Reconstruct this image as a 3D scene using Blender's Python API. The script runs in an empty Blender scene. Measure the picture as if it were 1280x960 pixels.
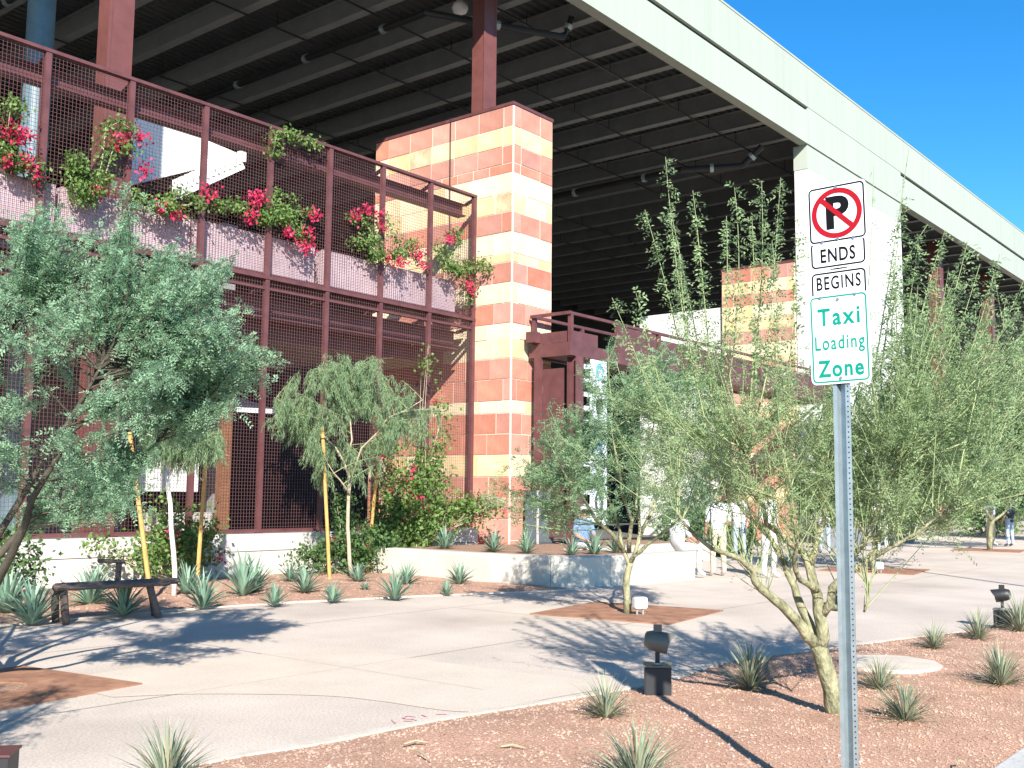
import bpy, bmesh, math, random
import numpy as np
from mathutils import Vector, Matrix

# ------------------------------------------------------------------ camera, world, sun, exposure
rad = math.radians
scene = bpy.context.scene
COL = scene.collection
FPX = 1323.0                        # focal length in photograph pixels (1280 wide)
HEAD, PITCH, ROLL = rad(39.1), rad(6.0), rad(0.6)
CAM = Vector((0, 0, 1.6))
_R0 = Vector((math.sin(HEAD), -math.cos(HEAD), 0))
FWD = Vector((math.cos(HEAD)*math.cos(PITCH), math.sin(HEAD)*math.cos(PITCH), math.sin(PITCH)))
_U0 = _R0.cross(FWD)
RGT = _R0*math.cos(ROLL) + _U0*math.sin(ROLL)
UPV = _U0*math.cos(ROLL) - _R0*math.sin(ROLL)
cam_d = bpy.data.cameras.new('camera'); cam = bpy.data.objects.new('camera', cam_d); COL.objects.link(cam)
cam_d.sensor_width = 36.0; cam_d.lens = FPX/1280*36.0; cam_d.clip_end = 3000; cam_d.clip_start = 0.05
cam.matrix_world = Matrix(((RGT.x, UPV.x, -FWD.x, CAM.x), (RGT.y, UPV.y, -FWD.y, CAM.y), (RGT.z, UPV.z, -FWD.z, CAM.z), (0, 0, 0, 1)))
scene.camera = cam
scene.render.resolution_x, scene.render.resolution_y = 1024, 768

SUN_EL = rad(31.0)
LH = HEAD + rad(8.0)                # heading in which the light travels
LDIR = Vector((math.cos(LH)*math.cos(SUN_EL), math.sin(LH)*math.cos(SUN_EL), -math.sin(SUN_EL)))
world = bpy.data.worlds.new('World'); scene.world = world; world.use_nodes = True
nt = world.node_tree
bg = nt.nodes['Background']
sky = nt.nodes.new('ShaderNodeTexSky'); sky.sky_type = 'NISHITA'; sky.sun_disc = False
sky.sun_elevation = SUN_EL
to_sun = -LDIR
sky.sun_rotation = math.atan2(to_sun.x, to_sun.y)
sky.altitude = 340; sky.air_density = 0.9; sky.dust_density = 0.0; sky.ozone_density = 4.0
hsv = nt.nodes.new('ShaderNodeHueSaturation'); hsv.inputs['Saturation'].default_value = 1.3; hsv.inputs['Hue'].default_value = 0.497
nt.links.new(sky.outputs[0], hsv.inputs['Color']); nt.links.new(hsv.outputs[0], bg.inputs[0]); bg.inputs[1].default_value = 0.11
sun_d = bpy.data.lights.new('sun', 'SUN'); sun_d.energy = 5.0; sun_d.angle = rad(0.5); sun_d.color = (1.0, 0.955, 0.88)
sun = bpy.data.objects.new('sun', sun_d); COL.objects.link(sun)
sun.rotation_euler = LDIR.to_track_quat('-Z', 'Y').to_euler(); sun.location = (-20, -20, 40)
vs = scene.view_settings
scene.display_settings.display_device = 'sRGB'
vs.view_transform = 'Standard'; vs.look = 'None'; vs.gamma = 1.0; vs.use_curve_mapping = False; vs.exposure = 1.15

# ------------------------------------------------------------------ pixel helpers
def ray(px, py):
    return FWD + RGT*((px-640)/FPX) - UPV*((py-480)/FPX)
def at(px, py, t):                  # point at depth t
    return CAM + ray(px, py)*t
def gnd(px, py, z=0.0):             # point on a level plane
    d = ray(px, py); return CAM + d*((z-CAM.z)/d.z)
def onY(px, py, Y):
    d = ray(px, py); return CAM + d*((Y-CAM.y)/d.y)
def onX(px, py, X):
    d = ray(px, py); return CAM + d*((X-CAM.x)/d.x)
def depth(p):
    return (Vector(p)-CAM).dot(FWD)

# ------------------------------------------------------------------ materials
def new_mat(name):
    m = bpy.data.materials.new(name); m.use_nodes = True
    return m, m.node_tree, m.node_tree.nodes['Principled BSDF']
def mat(name, col, rough=0.7, var=0.12, scale=6.0, col2=None, bump=0.0, bscale=60.0, metal=0.0, spec=0.4, obj_var=0.0, detail=6.0, stretch=None):
    m, t, b = new_mat(name); N = t.nodes; L = t.links
    b.inputs['Roughness'].default_value = rough; b.inputs['Metallic'].default_value = metal
    b.inputs['Specular IOR Level'].default_value = spec
    tc = N.new('ShaderNodeTexCoord'); src = tc.outputs['Object']
    if stretch:
        mp = N.new('ShaderNodeMapping'); mp.inputs['Scale'].default_value = stretch
        L.new(src, mp.inputs['Vector']); src = mp.outputs[0]
    nz = N.new('ShaderNodeTexNoise'); nz.inputs['Scale'].default_value = scale; nz.inputs['Detail'].default_value = detail
    nz.inputs['Roughness'].default_value = 0.65
    L.new(src, nz.inputs['Vector'])
    rp = N.new('ShaderNodeValToRGB'); e = rp.color_ramp.elements
    a = [max(0, c*(1-var)) for c in col]; z = [min(1, c*(1+var)) for c in (col2 or col)]
    e[0].position = 0.3; e[1].position = 0.7
    e[0].color = (*a, 1); e[1].color = (*z, 1)
    L.new(nz.outputs['Fac'], rp.inputs['Fac']); out = rp.outputs['Color']
    if obj_var:
        oi = N.new('ShaderNodeObjectInfo')
        mr = N.new('ShaderNodeMapRange'); mr.inputs['To Min'].default_value = 1-obj_var; mr.inputs['To Max'].default_value = 1+obj_var
        L.new(oi.outputs['Random'], mr.inputs['Value'])
        hs = N.new('ShaderNodeHueSaturation'); L.new(out, hs.inputs['Color']); L.new(mr.outputs[0], hs.inputs['Value'])
        mr2 = N.new('ShaderNodeMapRange'); mr2.inputs['To Min'].default_value = 1-obj_var*0.9; mr2.inputs['To Max'].default_value = 1+obj_var*0.5
        mm = N.new('ShaderNodeMath'); mm.operation = 'FRACT'; mu = N.new('ShaderNodeMath'); mu.operation = 'MULTIPLY'; mu.inputs[1].default_value = 7.31
        L.new(oi.outputs['Random'], mu.inputs[0]); L.new(mu.outputs[0], mm.inputs[0]); L.new(mm.outputs[0], mr2.inputs['Value'])
        L.new(mr2.outputs[0], hs.inputs['Saturation'])
        out = hs.outputs['Color']
    L.new(out, b.inputs['Base Color'])
    if bump:
        n2 = N.new('ShaderNodeTexNoise'); n2.inputs['Scale'].default_value = bscale; n2.inputs['Detail'].default_value = 4
        L.new(src, n2.inputs['Vector'])
        bp = N.new('ShaderNodeBump'); bp.inputs['Strength'].default_value = bump; bp.inputs['Distance'].default_value = 0.02
        L.new(n2.outputs['Fac'], bp.inputs['Height']); L.new(bp.outputs[0], b.inputs['Normal'])
    return m
def leaf_mat(name, c1, c2, trans=0.35, rough=0.55):
    m, t, b = new_mat(name); N = t.nodes; L = t.links
    g = N.new('ShaderNodeNewGeometry')
    rp = N.new('ShaderNodeValToRGB'); e = rp.color_ramp.elements
    e[0].color = (*c1, 1); e[1].color = (*c2, 1)
    L.new(g.outputs['Random Per Island'], rp.inputs['Fac'])
    L.new(rp.outputs[0], b.inputs['Base Color']); b.inputs['Roughness'].default_value = rough
    b.inputs['Specular IOR Level'].default_value = 0.3
    tr = N.new('ShaderNodeBsdfTranslucent'); L.new(rp.outputs[0], tr.inputs['Color'])
    mx = N.new('ShaderNodeMixShader'); mx.inputs[0].default_value = trans
    L.new(b.outputs[0], mx.inputs[1]); L.new(tr.outputs[0], mx.inputs[2])
    L.new(mx.outputs[0], N['Material Output'].inputs['Surface'])
    return m
def speck_mat(name, base, dark, light, s1=90.0, s2=1.2, rough=0.85, bump=0.25, blot=0.12, stain=None):
    """aggregate surface: fine specks + broad soft blotches"""
    m, t, b = new_mat(name); N = t.nodes; L = t.links
    tc = N.new('ShaderNodeTexCoord'); O = tc.outputs['Object']
    v = N.new('ShaderNodeTexNoise'); v.inputs['Scale'].default_value = s1; v.inputs['Detail'].default_value = 3
    L.new(O, v.inputs['Vector'])
    rp = N.new('ShaderNodeValToRGB'); e = rp.color_ramp.elements
    e[0].position = 0.28; e[0].color = (*dark, 1); e[1].position = 0.72; e[1].color = (*light, 1)
    k = e.new(0.5); k.color = (*base, 1)
    L.new(v.outputs['Fac'], rp.inputs['Fac'])
    n2 = N.new('ShaderNodeTexNoise'); n2.inputs['Scale'].default_value = s2; n2.inputs['Detail'].default_value = 7; n2.inputs['Roughness'].default_value = 0.6
    L.new(O, n2.inputs['Vector'])
    mr = N.new('ShaderNodeMapRange'); mr.inputs['From Min'].default_value = 0.3; mr.inputs['From Max'].default_value = 0.7
    mr.inputs['To Min'].default_value = 1-blot; mr.inputs['To Max'].default_value = 1+blot
    L.new(n2.outputs['Fac'], mr.inputs['Value'])
    hs = N.new('ShaderNodeHueSaturation'); L.new(rp.outputs[0], hs.inputs['Color']); L.new(mr.outputs[0], hs.inputs['Value'])
    out = hs.outputs[0]
    if stain:
        n3 = N.new('ShaderNodeTexNoise'); n3.inputs['Scale'].default_value = 0.35; n3.inputs['Detail'].default_value = 5
        L.new(O, n3.inputs['Vector'])
        r3 = N.new('ShaderNodeValToRGB'); r3.color_ramp.elements[0].position = 0.48; r3.color_ramp.elements[1].position = 0.7
        L.new(n3.outputs['Fac'], r3.inputs['Fac'])
        mx = N.new('ShaderNodeMix'); mx.data_type = 'RGBA'; mx.blend_type = 'MULTIPLY'
        L.new(r3.outputs[0], mx.inputs['Factor']); L.new(out, mx.inputs['A']); mx.inputs['B'].default_value = (*stain, 1)
        out = mx.outputs['Result']
    L.new(out, b.inputs['Base Color']); b.inputs['Roughness'].default_value = rough; b.inputs['Specular IOR Level'].default_value = 0.25
    bp = N.new('ShaderNodeBump'); bp.inputs['Strength'].default_value = bump; bp.inputs['Distance'].default_value = 0.01
    L.new(v.outputs['Fac'], bp.inputs['Height']); L.new(bp.outputs[0], b.inputs['Normal'])
    return m

M = dict(
    plaza=speck_mat('plaza_concrete', (.515, .435, .365), (.40, .33, .275), (.605, .53, .455), 55, 0.8, blot=.10, stain=(.82, .80, .80)),
    sand=speck_mat('sand_finish_concrete', (.535, .45, .37), (.46, .38, .305), (.595, .51, .43), 70, 1.5, blot=.07),
    asphalt=speck_mat('asphalt', (.055, .055, .055), (.03, .03, .03), (.10, .10, .10), 70, 1.0),
    kerb=speck_mat('kerb_concrete', (.42, .41, .39), (.34, .33, .31), (.5, .49, .47), 80, 3),
    edging=speck_mat('edging_concrete', (.52, .45, .37), (.44, .38, .3), (.6, .53, .45), 80, 3),
    granite=speck_mat('decomposed_granite', (.41, .235, .16), (.255, .135, .09), (.54, .36, .265), 60, 1.4, bump=.8, blot=.16),
    soil=speck_mat('planter_soil', (.30, .18, .12), (.18, .10, .07), (.42, .28, .2), 40, 1.4, bump=.8),
    pebble=mat('pebble', (.38, .22, .15), .85, .35, 3.0, col2=(.48, .325, .24)),
    palepeb=mat('pale_pebble', (.50, .38, .32), .85, .2, 3.0),
    redstone=mat('red_sandstone', (.42, .165, .112), .85, .10, 2.2, col2=(.48, .215, .155), bump=.12, bscale=40, obj_var=.16),
    creamstone=mat('cream_sandstone', (.58, .40, .195), .85, .12, 1.6, col2=(.66, .50, .29), bump=.12, bscale=40, obj_var=.13),
    whitestone=mat('pale_cream_sandstone', (.63, .50, .31), .85, .09, 1.6, col2=(.69, .58, .39), bump=.12, bscale=40, obj_var=.06),
    brownstone=mat('tan_veined_stone', (.44, .29, .16), .85, .2, 3.0, col2=(.60, .44, .27), bump=.12, obj_var=.08),
    grout=mat('pale_grout', (.70, .58, .48), .9, .08, 8),
    maroon=mat('maroon_painted_steel', (.098, .034, .034), .5, .16, 3, col2=(.118, .044, .043), spec=.5),
    maroon_mesh=mat('maroon_wire', (.125, .058, .056), .5, .14, 3, spec=.5),
    redcol=mat('oxide_red_column_paint', (.125, .042, .036), .5, .14, 2, col2=(.145, .05, .044), spec=.5),
    bluecol=mat('blue_grey_column_paint', (.11, .17, .20), .4, .15, 3, spec=.5),
    fascia=mat('pale_fascia_panel', (.355, .385, .325), .7, .06, 1.0, obj_var=.03, stretch=(2.2, 1, .12), bump=.03),
    fasciadark=mat('fascia_reveal', (.10, .11, .10), .8, .1, 3),
    whitepanel=mat('white_wall_panel', (.62, .61, .57), .75, .05, 1.5, obj_var=.04, bump=.05, stretch=(2, 2, .3)),
    joint=mat('panel_joint', (.22, .22, .20), .9, .1, 3),
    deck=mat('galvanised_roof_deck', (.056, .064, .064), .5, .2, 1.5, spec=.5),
    beam=mat('grey_painted_beam', (.215, .232, .225), .55, .12, 1.5),
    pipe=mat('black_pipe', (.02, .02, .022), .45, .2, 4),
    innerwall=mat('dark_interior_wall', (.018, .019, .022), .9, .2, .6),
    slab=mat('interior_slab', (.24, .22, .21), .85, .1, 1),
    white=mat('white_paint', (.78, .78, .75), .6, .03, 2),
    greycol=mat('grey_column', (.25, .25, .25), .7, .1, 2),
    lilac=mat('pale_planter_trough', (.44, .325, .345), .7, .09, 3, col2=(.49, .37, .39)),
    basewall=mat('base_wall_concrete', (.50, .47, .425), .85, .07, 1.4, bump=.1),
    seatwall=mat('seat_wall_concrete', (.45, .42, .355), .85, .10, 1.1, bump=.2, col2=(.52, .49, .42)),
    rust=mat('rusted_steel_plate', (.235, .105, .060), .85, .28, 3.5, col2=(.30, .155, .095), bump=.1, bscale=40),
    darkwood=mat('weathered_dark_timber', (.085, .058, .047), .85, .4, 9, col2=(.17, .12, .10), stretch=(1, 8, 8), bump=.3),
    stake=mat('yellow_pine_stake', (.50, .27, .075), .75, .2, 6, col2=(.56, .33, .11), stretch=(6, 6, 1)),
    bark_green=mat('palo_verde_bark', (.105, .11, .05), .9, .3, 11, col2=(.33, .305, .185), bump=1.0, bscale=45, stretch=(1, 1, .5), detail=9),
    twig_green=mat('green_twig', (.29, .33, .16), .7, .2, 10),
    bark_dark=mat('dark_bark', (.065, .055, .038), .85, .3, 10, bump=.5),
    bark_white=mat('whitewashed_bark', (.70, .66, .58), .8, .10, 12, bump=.3),
    bark_tan=mat('tan_bark', (.42, .35, .24), .85, .25, 9, bump=.5),
    leaf_palo=leaf_mat('palo_verde_leaf', (.20, .30, .13), (.42, .53, .28), .52),
    leaf_blue=leaf_mat('mesquite_leaf', (.17, .31, .18), (.38, .55, .35), .5),
    leaf_mid=leaf_mat('plaza_tree_leaf', (.135, .25, .125), (.31, .45, .255), .45),
    leaf_weep=leaf_mat('feathery_leaf', (.15, .25, .12), (.30, .41, .23), .45),
    leaf_bush=leaf_mat('bougainvillea_leaf', (.09, .17, .04), (.21, .32, .09), .4),
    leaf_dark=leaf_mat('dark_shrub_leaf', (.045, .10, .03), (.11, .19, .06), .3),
    leaf_far=leaf_mat('far_foliage', (.10, .17, .06), (.21, .30, .125), .35),
    bract=leaf_mat('magenta_bract', (.52, .015, .075), (.78, .09, .19), .4),
    agave=leaf_mat('agave_blade', (.12, .22, .15), (.27, .39, .28), .15, .5),
    yucca=leaf_mat('yucca_blade', (.16, .215, .14), (.36, .40, .28), .18, .55),
    drygrass=leaf_mat('dry_blade', (.34, .28, .16), (.52, .44, .28), .2, .7),
    galv=mat('galvanised_post', (.36, .42, .43), .38, .15, 14, metal=.55, spec=.5),
    hole=mat('post_hole', (.03, .035, .035), .8, .1, 5),
    signwhite=mat('sign_white', (.80, .80, .80), .45, .015, 3, spec=.5),
    signback=mat('sign_aluminium', (.45, .46, .46), .4, .05, 5, metal=.6),
    signblack=mat('sign_black', (.006, .006, .008), .8, .1, 4, spec=.1),
    signred=mat('sign_red', (.33, .006, .014), .7, .04, 4, spec=.15),
    signgreen=mat('sign_green', (.0, .23, .16), .7, .05, 4, spec=.15),
    bolt=mat('bolt_steel', (.4, .4, .4), .35, .1, 4, metal=.8),
    lampbody=mat('bronze_lamp_paint', (.125, .12, .10), .5, .12, 8, spec=.5),
    lampbox=mat('black_lamp_box', (.018, .018, .02), .5, .2, 6, spec=.5),
    glass=mat('dark_lens', (.02, .02, .025), .1, .1, 4, spec=.6),
    box=mat('white_utility_box', (.62, .62, .61), .6, .05, 6),
    greydoor=mat('grey_metal_cabinet', (.10, .115, .135), .5, .08, 3),
    pinkspray=mat('pink_spray_paint', (.66, .36, .35), .9, .12, 30),
    skin=mat('skin', (.42, .24, .165), .6, .08, 8),
    hair=mat('hair', (.03, .022, .018), .7, .2, 20),
    capwhite=mat('white_cap_cloth', (.72, .72, .72), .8, .05, 8),
    shirtw=mat('white_shirt', (.62, .62, .63), .85, .05, 6, bump=.2, bscale=14),
    shirtb=mat('dark_navy_shirt', (.03, .035, .06), .85, .15, 6, bump=.2, bscale=14),
    shirtg=mat('blue_shirt', (.16, .24, .42), .85, .1, 6, bump=.2, bscale=14),
    khaki=mat('khaki_trousers', (.52, .44, .32), .85, .08, 6, bump=.25, bscale=12),
    palejean=mat('pale_blue_jeans', (.33, .40, .50), .85, .1, 6, bump=.25, bscale=12),
    whitepant=mat('white_trousers', (.56, .56, .55), .85, .06, 6, bump=.25, bscale=12),
    shoe=mat('shoe', (.10, .09, .085), .6, .2, 6), shoew=mat('white_shoe', (.62, .62, .6), .6, .06, 6),
    bannerwhite=mat('banner_white', (.66, .71, .76), .55, .04, 3), bannerblue=mat('banner_blue', (.13, .36, .50), .55, .25, 4),
    bannerdark=mat('banner_portrait', (.07, .06, .075), .6, .3, 9),
)

# ------------------------------------------------------------------ mesh helpers
class MB:
    def __init__(s): s.v = []; s.f = []
    def add(s, vs_, fs):
        n = len(s.v); s.v += [tuple(v) for v in vs_]; s.f += [tuple(i+n for i in f) for f in fs]; return s
    def box(s, lo, hi):
        (a, b, c), (d, e, f) = lo, hi
        return s.add([(a, b, c), (d, b, c), (d, e, c), (a, e, c), (a, b, f), (d, b, f), (d, e, f), (a, e, f)],
                     [(3, 2, 1, 0), (4, 5, 6, 7), (0, 1, 5, 4), (1, 2, 6, 5), (2, 3, 7, 6), (3, 0, 4, 7)])
    def bar(s, p, q, w, h=None, up=(0, 0, 1)):
        """rectangular bar from p to q"""
        p, q = Vector(p), Vector(q); h = h or w
        d = (q-p).normalized(); u = Vector(up)
        if abs(d.dot(u)) > .98: u = Vector((1, 0, 0))
        r = d.cross(u).normalized(); u = r.cross(d)
        vs_ = [c + r*(a*w/2) + u*(b*h/2) for c in (p, q) for a, b in ((-1, -1), (1, -1), (1, 1), (-1, 1))]
        return s.add(vs_, [(0, 1, 2, 3), (7, 6, 5, 4), (0, 4, 5, 1), (1, 5, 6, 2), (2, 6, 7, 3), (3, 7, 4, 0)])
    def tube(s, pts, rr, n=6, cap=True):
        pts = [Vector(p) for p in pts]; m = len(pts)
        if not hasattr(rr, '__len__'): rr = [rr]*m
        vs_ = []; ref = None
        for i, p in enumerate(pts):
            d = (pts[min(i+1, m-1)]-pts[max(i-1, 0)])
            d = d.normalized() if d.length > 1e-9 else Vector((0, 0, 1))
            if ref is None:
                ref = d.orthogonal().normalized()
            else:
                ref = (ref - d*ref.dot(d)); ref = ref.normalized() if ref.length > 1e-6 else d.orthogonal().normalized()
            b = d.cross(ref)
            for k in range(n):
                a = 2*math.pi*k/n
                vs_.append(p + (ref*math.cos(a)+b*math.sin(a))*rr[i])
        fs = [(i*n+k, i*n+(k+1) % n, (i+1)*n+(k+1) % n, (i+1)*n+k) for i in range(m-1) for k in range(n)]
        if cap: fs += [tuple(range(n-1, -1, -1)), tuple((m-1)*n+k for k in range(n))]
        return s.add(vs_, fs)
    def prism(s, poly, z0, z1):
        n = len(poly)
        vs_ = [(x, y, z0) for x, y in poly]+[(x, y, z1) for x, y in poly]
        return s.add(vs_, [tuple(range(n-1, -1, -1)), tuple(range(n, 2*n))]+[(i, (i+1) % n, n+(i+1) % n, n+i) for i in range(n)])
    def mesh(s, name):
        me = bpy.data.meshes.new(name); me.from_pydata(s.v, [], s.f); me.validate(); me.update(); return me
    def build(s, name, m, parent=None, smooth=False):
        return link(name, s.mesh(name), m, parent, smooth)
def link(name, me, m=None, parent=None, smooth=False):
    o = bpy.data.objects.new(name, me); COL.objects.link(o)
    if m is not None and me is not None and len(me.materials) == 0: me.materials.append(M[m] if isinstance(m, str) else m)
    if parent is not None: o.parent = parent
    if smooth: me.polygons.foreach_set('use_smooth', [True]*len(me.polygons))
    return o
def tag(o, label=None, cat=None, group=None, kind=None):
    if label: o['label'] = label
    if cat: o['category'] = cat
    if group: o['group'] = group
    if kind: o['kind'] = kind
    return o
def thing(name, label, cat, loc=(0, 0, 0), group=None, rz=0.0):
    o = bpy.data.objects.new(name, None); COL.objects.link(o); o.location = loc; o.rotation_euler = (0, 0, rz)
    o.empty_display_size = .2
    return tag(o, label, cat, group)
def fast_mesh(name, V, quads):
    """numpy verts (n,3) and quads (m,4) -> mesh"""
    me = bpy.data.meshes.new(name)
    V = np.ascontiguousarray(V, dtype=np.float32); Q = np.ascontiguousarray(quads, dtype=np.int32)
    k = Q.shape[1]
    me.vertices.add(len(V)); me.vertices.foreach_set('co', V.ravel())
    me.loops.add(Q.size); me.loops.foreach_set('vertex_index', Q.ravel())
    me.polygons.add(len(Q)); me.polygons.foreach_set('loop_start', np.arange(0, Q.size, k, dtype=np.int32))
    try: me.polygons.foreach_set('loop_total', np.full(len(Q), k, dtype=np.int32))
    except Exception: pass
    me.update(calc_edges=True); me.validate()
    return me
def unit(a): return a/np.maximum(np.linalg.norm(a, axis=1, keepdims=True), 1e-9)
def leaf_mesh(name, P, A, L, W, rng, S=None, fold=0.0):
    """rhombic leaves: base P, axis A, length L, width W"""
    n = len(P); P = np.asarray(P, float); A = unit(np.asarray(A, float))
    if S is None: S = rng.normal(size=(n, 3))
    S = unit(S - A*np.sum(S*A, axis=1, keepdims=True))
    L = np.broadcast_to(np.asarray(L, float).reshape(-1, 1), (n, 1)); W = np.broadcast_to(np.asarray(W, float).reshape(-1, 1), (n, 1))
    N = np.cross(A, S)
    mid = P + A*L*.45 + N*W*fold
    V = np.stack([P, mid+S*W*.5, P+A*L, mid-S*W*.5], axis=1).reshape(-1, 3)
    return fast_mesh(name, V, np.arange(4*n).reshape(n, 4))
def rnd(rng, a, b): return a+(b-a)*rng.random()
def vec(p): return np.array([p[0], p[1], p[2]], float)

# ================================================================== THE GROUND
def sheet(name, poly, z, m, label=None):
    mb = MB(); mb.add([(x, y, z) for x, y in poly], [tuple(range(len(poly)))])
    return tag(mb.build(name, m), kind='structure', label=label)
KY = 1.83                                   # back edge of the street kerb
sheet('street', [(-300, -300), (900, -300), (900, KY-.19), (-300, KY-.19)], -.14, 'asphalt', 'dark asphalt street in front of the kerb')
sheet('plaza_pavement', [(-300, KY-.02), (900, KY-.02), (900, 900), (-300, 900)], 0.0, 'plaza', 'pale aggregate concrete pavement of the plaza')
# street kerb in lengths with open joints
kerb_root = thing('street_kerb', 'pale concrete kerb along the street behind the sign post', 'kerb', (0, KY-.19, 0)); kerb_root['kind'] = 'structure'; del kerb_root['category']
km = MB()
km.add([(0, 0, -.16), (2.99, 0, -.16), (2.99, .19, -.16), (0, .19, -.16), (0, .02, .035), (2.99, .02, .035), (2.99, .18, .045), (0, .18, .045)],
       [(3, 2, 1, 0), (4, 5, 6, 7), (0, 1, 5, 4), (1, 2, 6, 5), (2, 3, 7, 6), (3, 0, 4, 7)])
kme = km.mesh('kerb_stone')
for i in range(-3, 12):
    o = link('kerb_stone', kme, 'kerb', kerb_root); o.location = (i*3.0+.8, 0, 0)

def smooth_curve(pts, n=8):
    """Catmull-Rom through 2-D points"""
    P_ = [Vector((p[0], p[1])) for p in pts]; P_ = [2*P_[0]-P_[1]]+P_+[2*P_[-1]-P_[-2]]
    out = []
    for i in range(1, len(P_)-2):
        a, b, c, d = P_[i-1:i+3]
        for k in range(n):
            t = k/n
            out.append(.5*((2*b)+(c-a)*t+(2*a-5*b+4*c-d)*t*t+(3*b-a-3*c+d)*t**3))
    out.append(P_[-2]); return [(p.x, p.y) for p in out]
def g2(px, py): p = gnd(px, py); return (p.x, p.y)
near_edge = [(-12, 5.6), (-4, 5.6), (1.5, 5.5)]+[g2(*p) for p in ((240, 958), (400, 931), (540, 903), (680, 880), (830, 853), (915, 828), (1100, 803), (1280, 777))]+[(24, 3.3), (40, 3.2), (60, 3.2)]
near_edge = smooth_curve(near_edge, 6)
far_edge = smooth_curve([(-14, 12.6), (0, 12.55)]+[g2(*p) for p in ((0, 783), (120, 772), (240, 762), (360, 754), (480, 748), (590, 743))]+[(14.2, 10.95), (15.0, 10.75)], 6)

def height_noise(x, y, s=1.0):
    return .5*math.sin(x*1.7+y*.9)+.3*math.sin(x*3.1-y*2.3+1.2)+.2*math.sin(x*6.3+y*5.1+.5)
def bed(name, edge_pts, other_y, label, zc=.035, amp=.02, rows=14):
    """gravel bed between a curved edge and a straight/other edge; gently mounded"""
    V, F = [], []
    n = len(edge_pts)
    for i, (x, y) in enumerate(edge_pts):
        oy = other_y(x) if callable(other_y) else other_y
        for j in range(rows+1):
            t = j/rows; yy = y+(oy-y)*t
            m_ = min(1, min(t, 1-t)*7)
            V.append((x, yy, .006+(zc+amp*height_noise(x, yy))*m_))
    for i in range(n-1):
        for j in range(rows):
            a = i*(rows+1)+j; F.append((a, a+1, a+rows+2, a+rows+1))
    me = bpy.data.meshes.new(name); me.from_pydata(V, [], F); me.update()
    o = link(name, me, 'granite', smooth=True)
    bm = bmesh.new(); bm.from_mesh(me); bmesh.ops.recalc_face_normals(bm, faces=bm.faces)
    if sum(f.normal.z for f in bm.faces) < 0: bmesh.ops.reverse_faces(bm, faces=bm.faces)
    bm.to_mesh(me); bm.free()
    return tag(o, label, kind='structure')
near_bed = bed('near_gravel_bed', near_edge, KY, 'red gravel bed between the kerb and the pavement')
YM, XE = 17.2, 19.58                          # plane and right end of the wire screen
far_bed = bed('far_gravel_bed', far_edge, 16.95, 'red gravel bed below the wire screen', zc=.03)
def strip(name, pts, w, z, m, label):
    mb = MB(); n = len(pts); L_, R_ = [], []
    for i, p in enumerate(pts):
        a = Vector(pts[max(i-1, 0)]); b = Vector(pts[min(i+1, n-1)]); d = (b-a).normalized(); nn = Vector((-d.y, d.x))
        L_.append((p[0]+nn.x*w/2, p[1]+nn.y*w/2)); R_.append((p[0]-nn.x*w/2, p[1]-nn.y*w/2))
    V = [(x, y, 0.001) for x, y in L_]+[(x, y, 0.001) for x, y in R_]+[(x, y, z) for x, y in L_]+[(x, y, z) for x, y in R_]
    F = []
    for i in range(n-1):
        F += [(2*n+i, 3*n+i, 3*n+i+1, 2*n+i+1), (i, i+1, 2*n+i+1, 2*n+i)[::-1], (n+i, n+i+1, 3*n+i+1, 3*n+i)]
    mb.add(V, F); return tag(mb.build(name, m), label, kind='structure')
strip('near_edging_strip', near_edge, .075, .022, 'edging', 'thin pale concrete edging round the near gravel bed')
strip('far_edging_strip', far_edge, .06, .02, 'edging', 'thin pale concrete edging round the far gravel bed')
up_ = smooth_curve([g2(*p) for p in ((60, 852), (150, 838), (262, 823), (400, 814), (475, 817), (550, 828), (660, 842), (770, 855))], 6)
lo_ = smooth_curve([g2(*p) for p in ((760, 861), (690, 873), (610, 888), (560, 889), (475, 877), (400, 870), (250, 868), (140, 872))], 6)
sheet('sand_finish_band', up_+lo_, .004, 'sand', 'curved sandy band inlaid in the pavement')
# saw-cut joints in the pavement
jm = MB()
for pts in ([(-10, 7.6), (60, 7.0)], [(-10, 10.4), (60, 10.0)]):
    (a, b), (c, d) = pts; jm.add([(a, b, .0045), (c, d, .0045), (c, d+.012, .0045), (a, b+.012, .0045)], [(0, 1, 2, 3)])
for x in (2.2, 6.8, 11.4, 16.0, 20.6, 25.2, 29.8, 34.4):
    y0 = 5.8 if x < 8 else 4.6
    jm.add([(x, y0, .0049), (x+.012, y0, .0049), (x+.012, 10.2, .0049), (x, 10.2, .0049)], [(0, 1, 2, 3)])
tag(jm.build('pavement_joint', mat('joint_dark', (.37, .335, .30), .9, .2, 5)), 'fine straight joints across the pavement', kind='structure')

# loose gravel: stuff
def gravel(name, region, n, smin, smax, seed, m, label):
    rng = np.random.default_rng(seed)
    P_, = [region(rng, n)]
    n = len(P_)
    base = np.array([(1, 0, 0), (-.5, .87, 0), (-.5, -.87, 0), (0.2, 0.1, .7), (0, 0, -.5)], float)
    F = np.array([(0, 1, 3), (1, 2, 3), (2, 0, 3)])
    s = (smin+(smax-smin)*rng.random(n)**2.2)[:, None, None]
    ang = rng.random(n)*6.283; c, sn = np.cos(ang), np.sin(ang)
    j = base[None]*(1+.5*(rng.random((n, 5, 3))-.5))
    x = j[..., 0]*c[:, None]-j[..., 1]*sn[:, None]; y = (j[..., 0]*sn[:, None]+j[..., 1]*c[:, None])*.8
    V = np.stack([x, y, j[..., 2]], -1)*s + P_[:, None, :]
    Q = (np.arange(n)[:, None, None]*5+F[None]).reshape(-1, 3)
    return tag(link(name, fast_mesh(name, V.reshape(-1, 3), Q), m), label, kind='stuff')
ne = np.array(near_edge); fe = np.array(far_edge)
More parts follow.
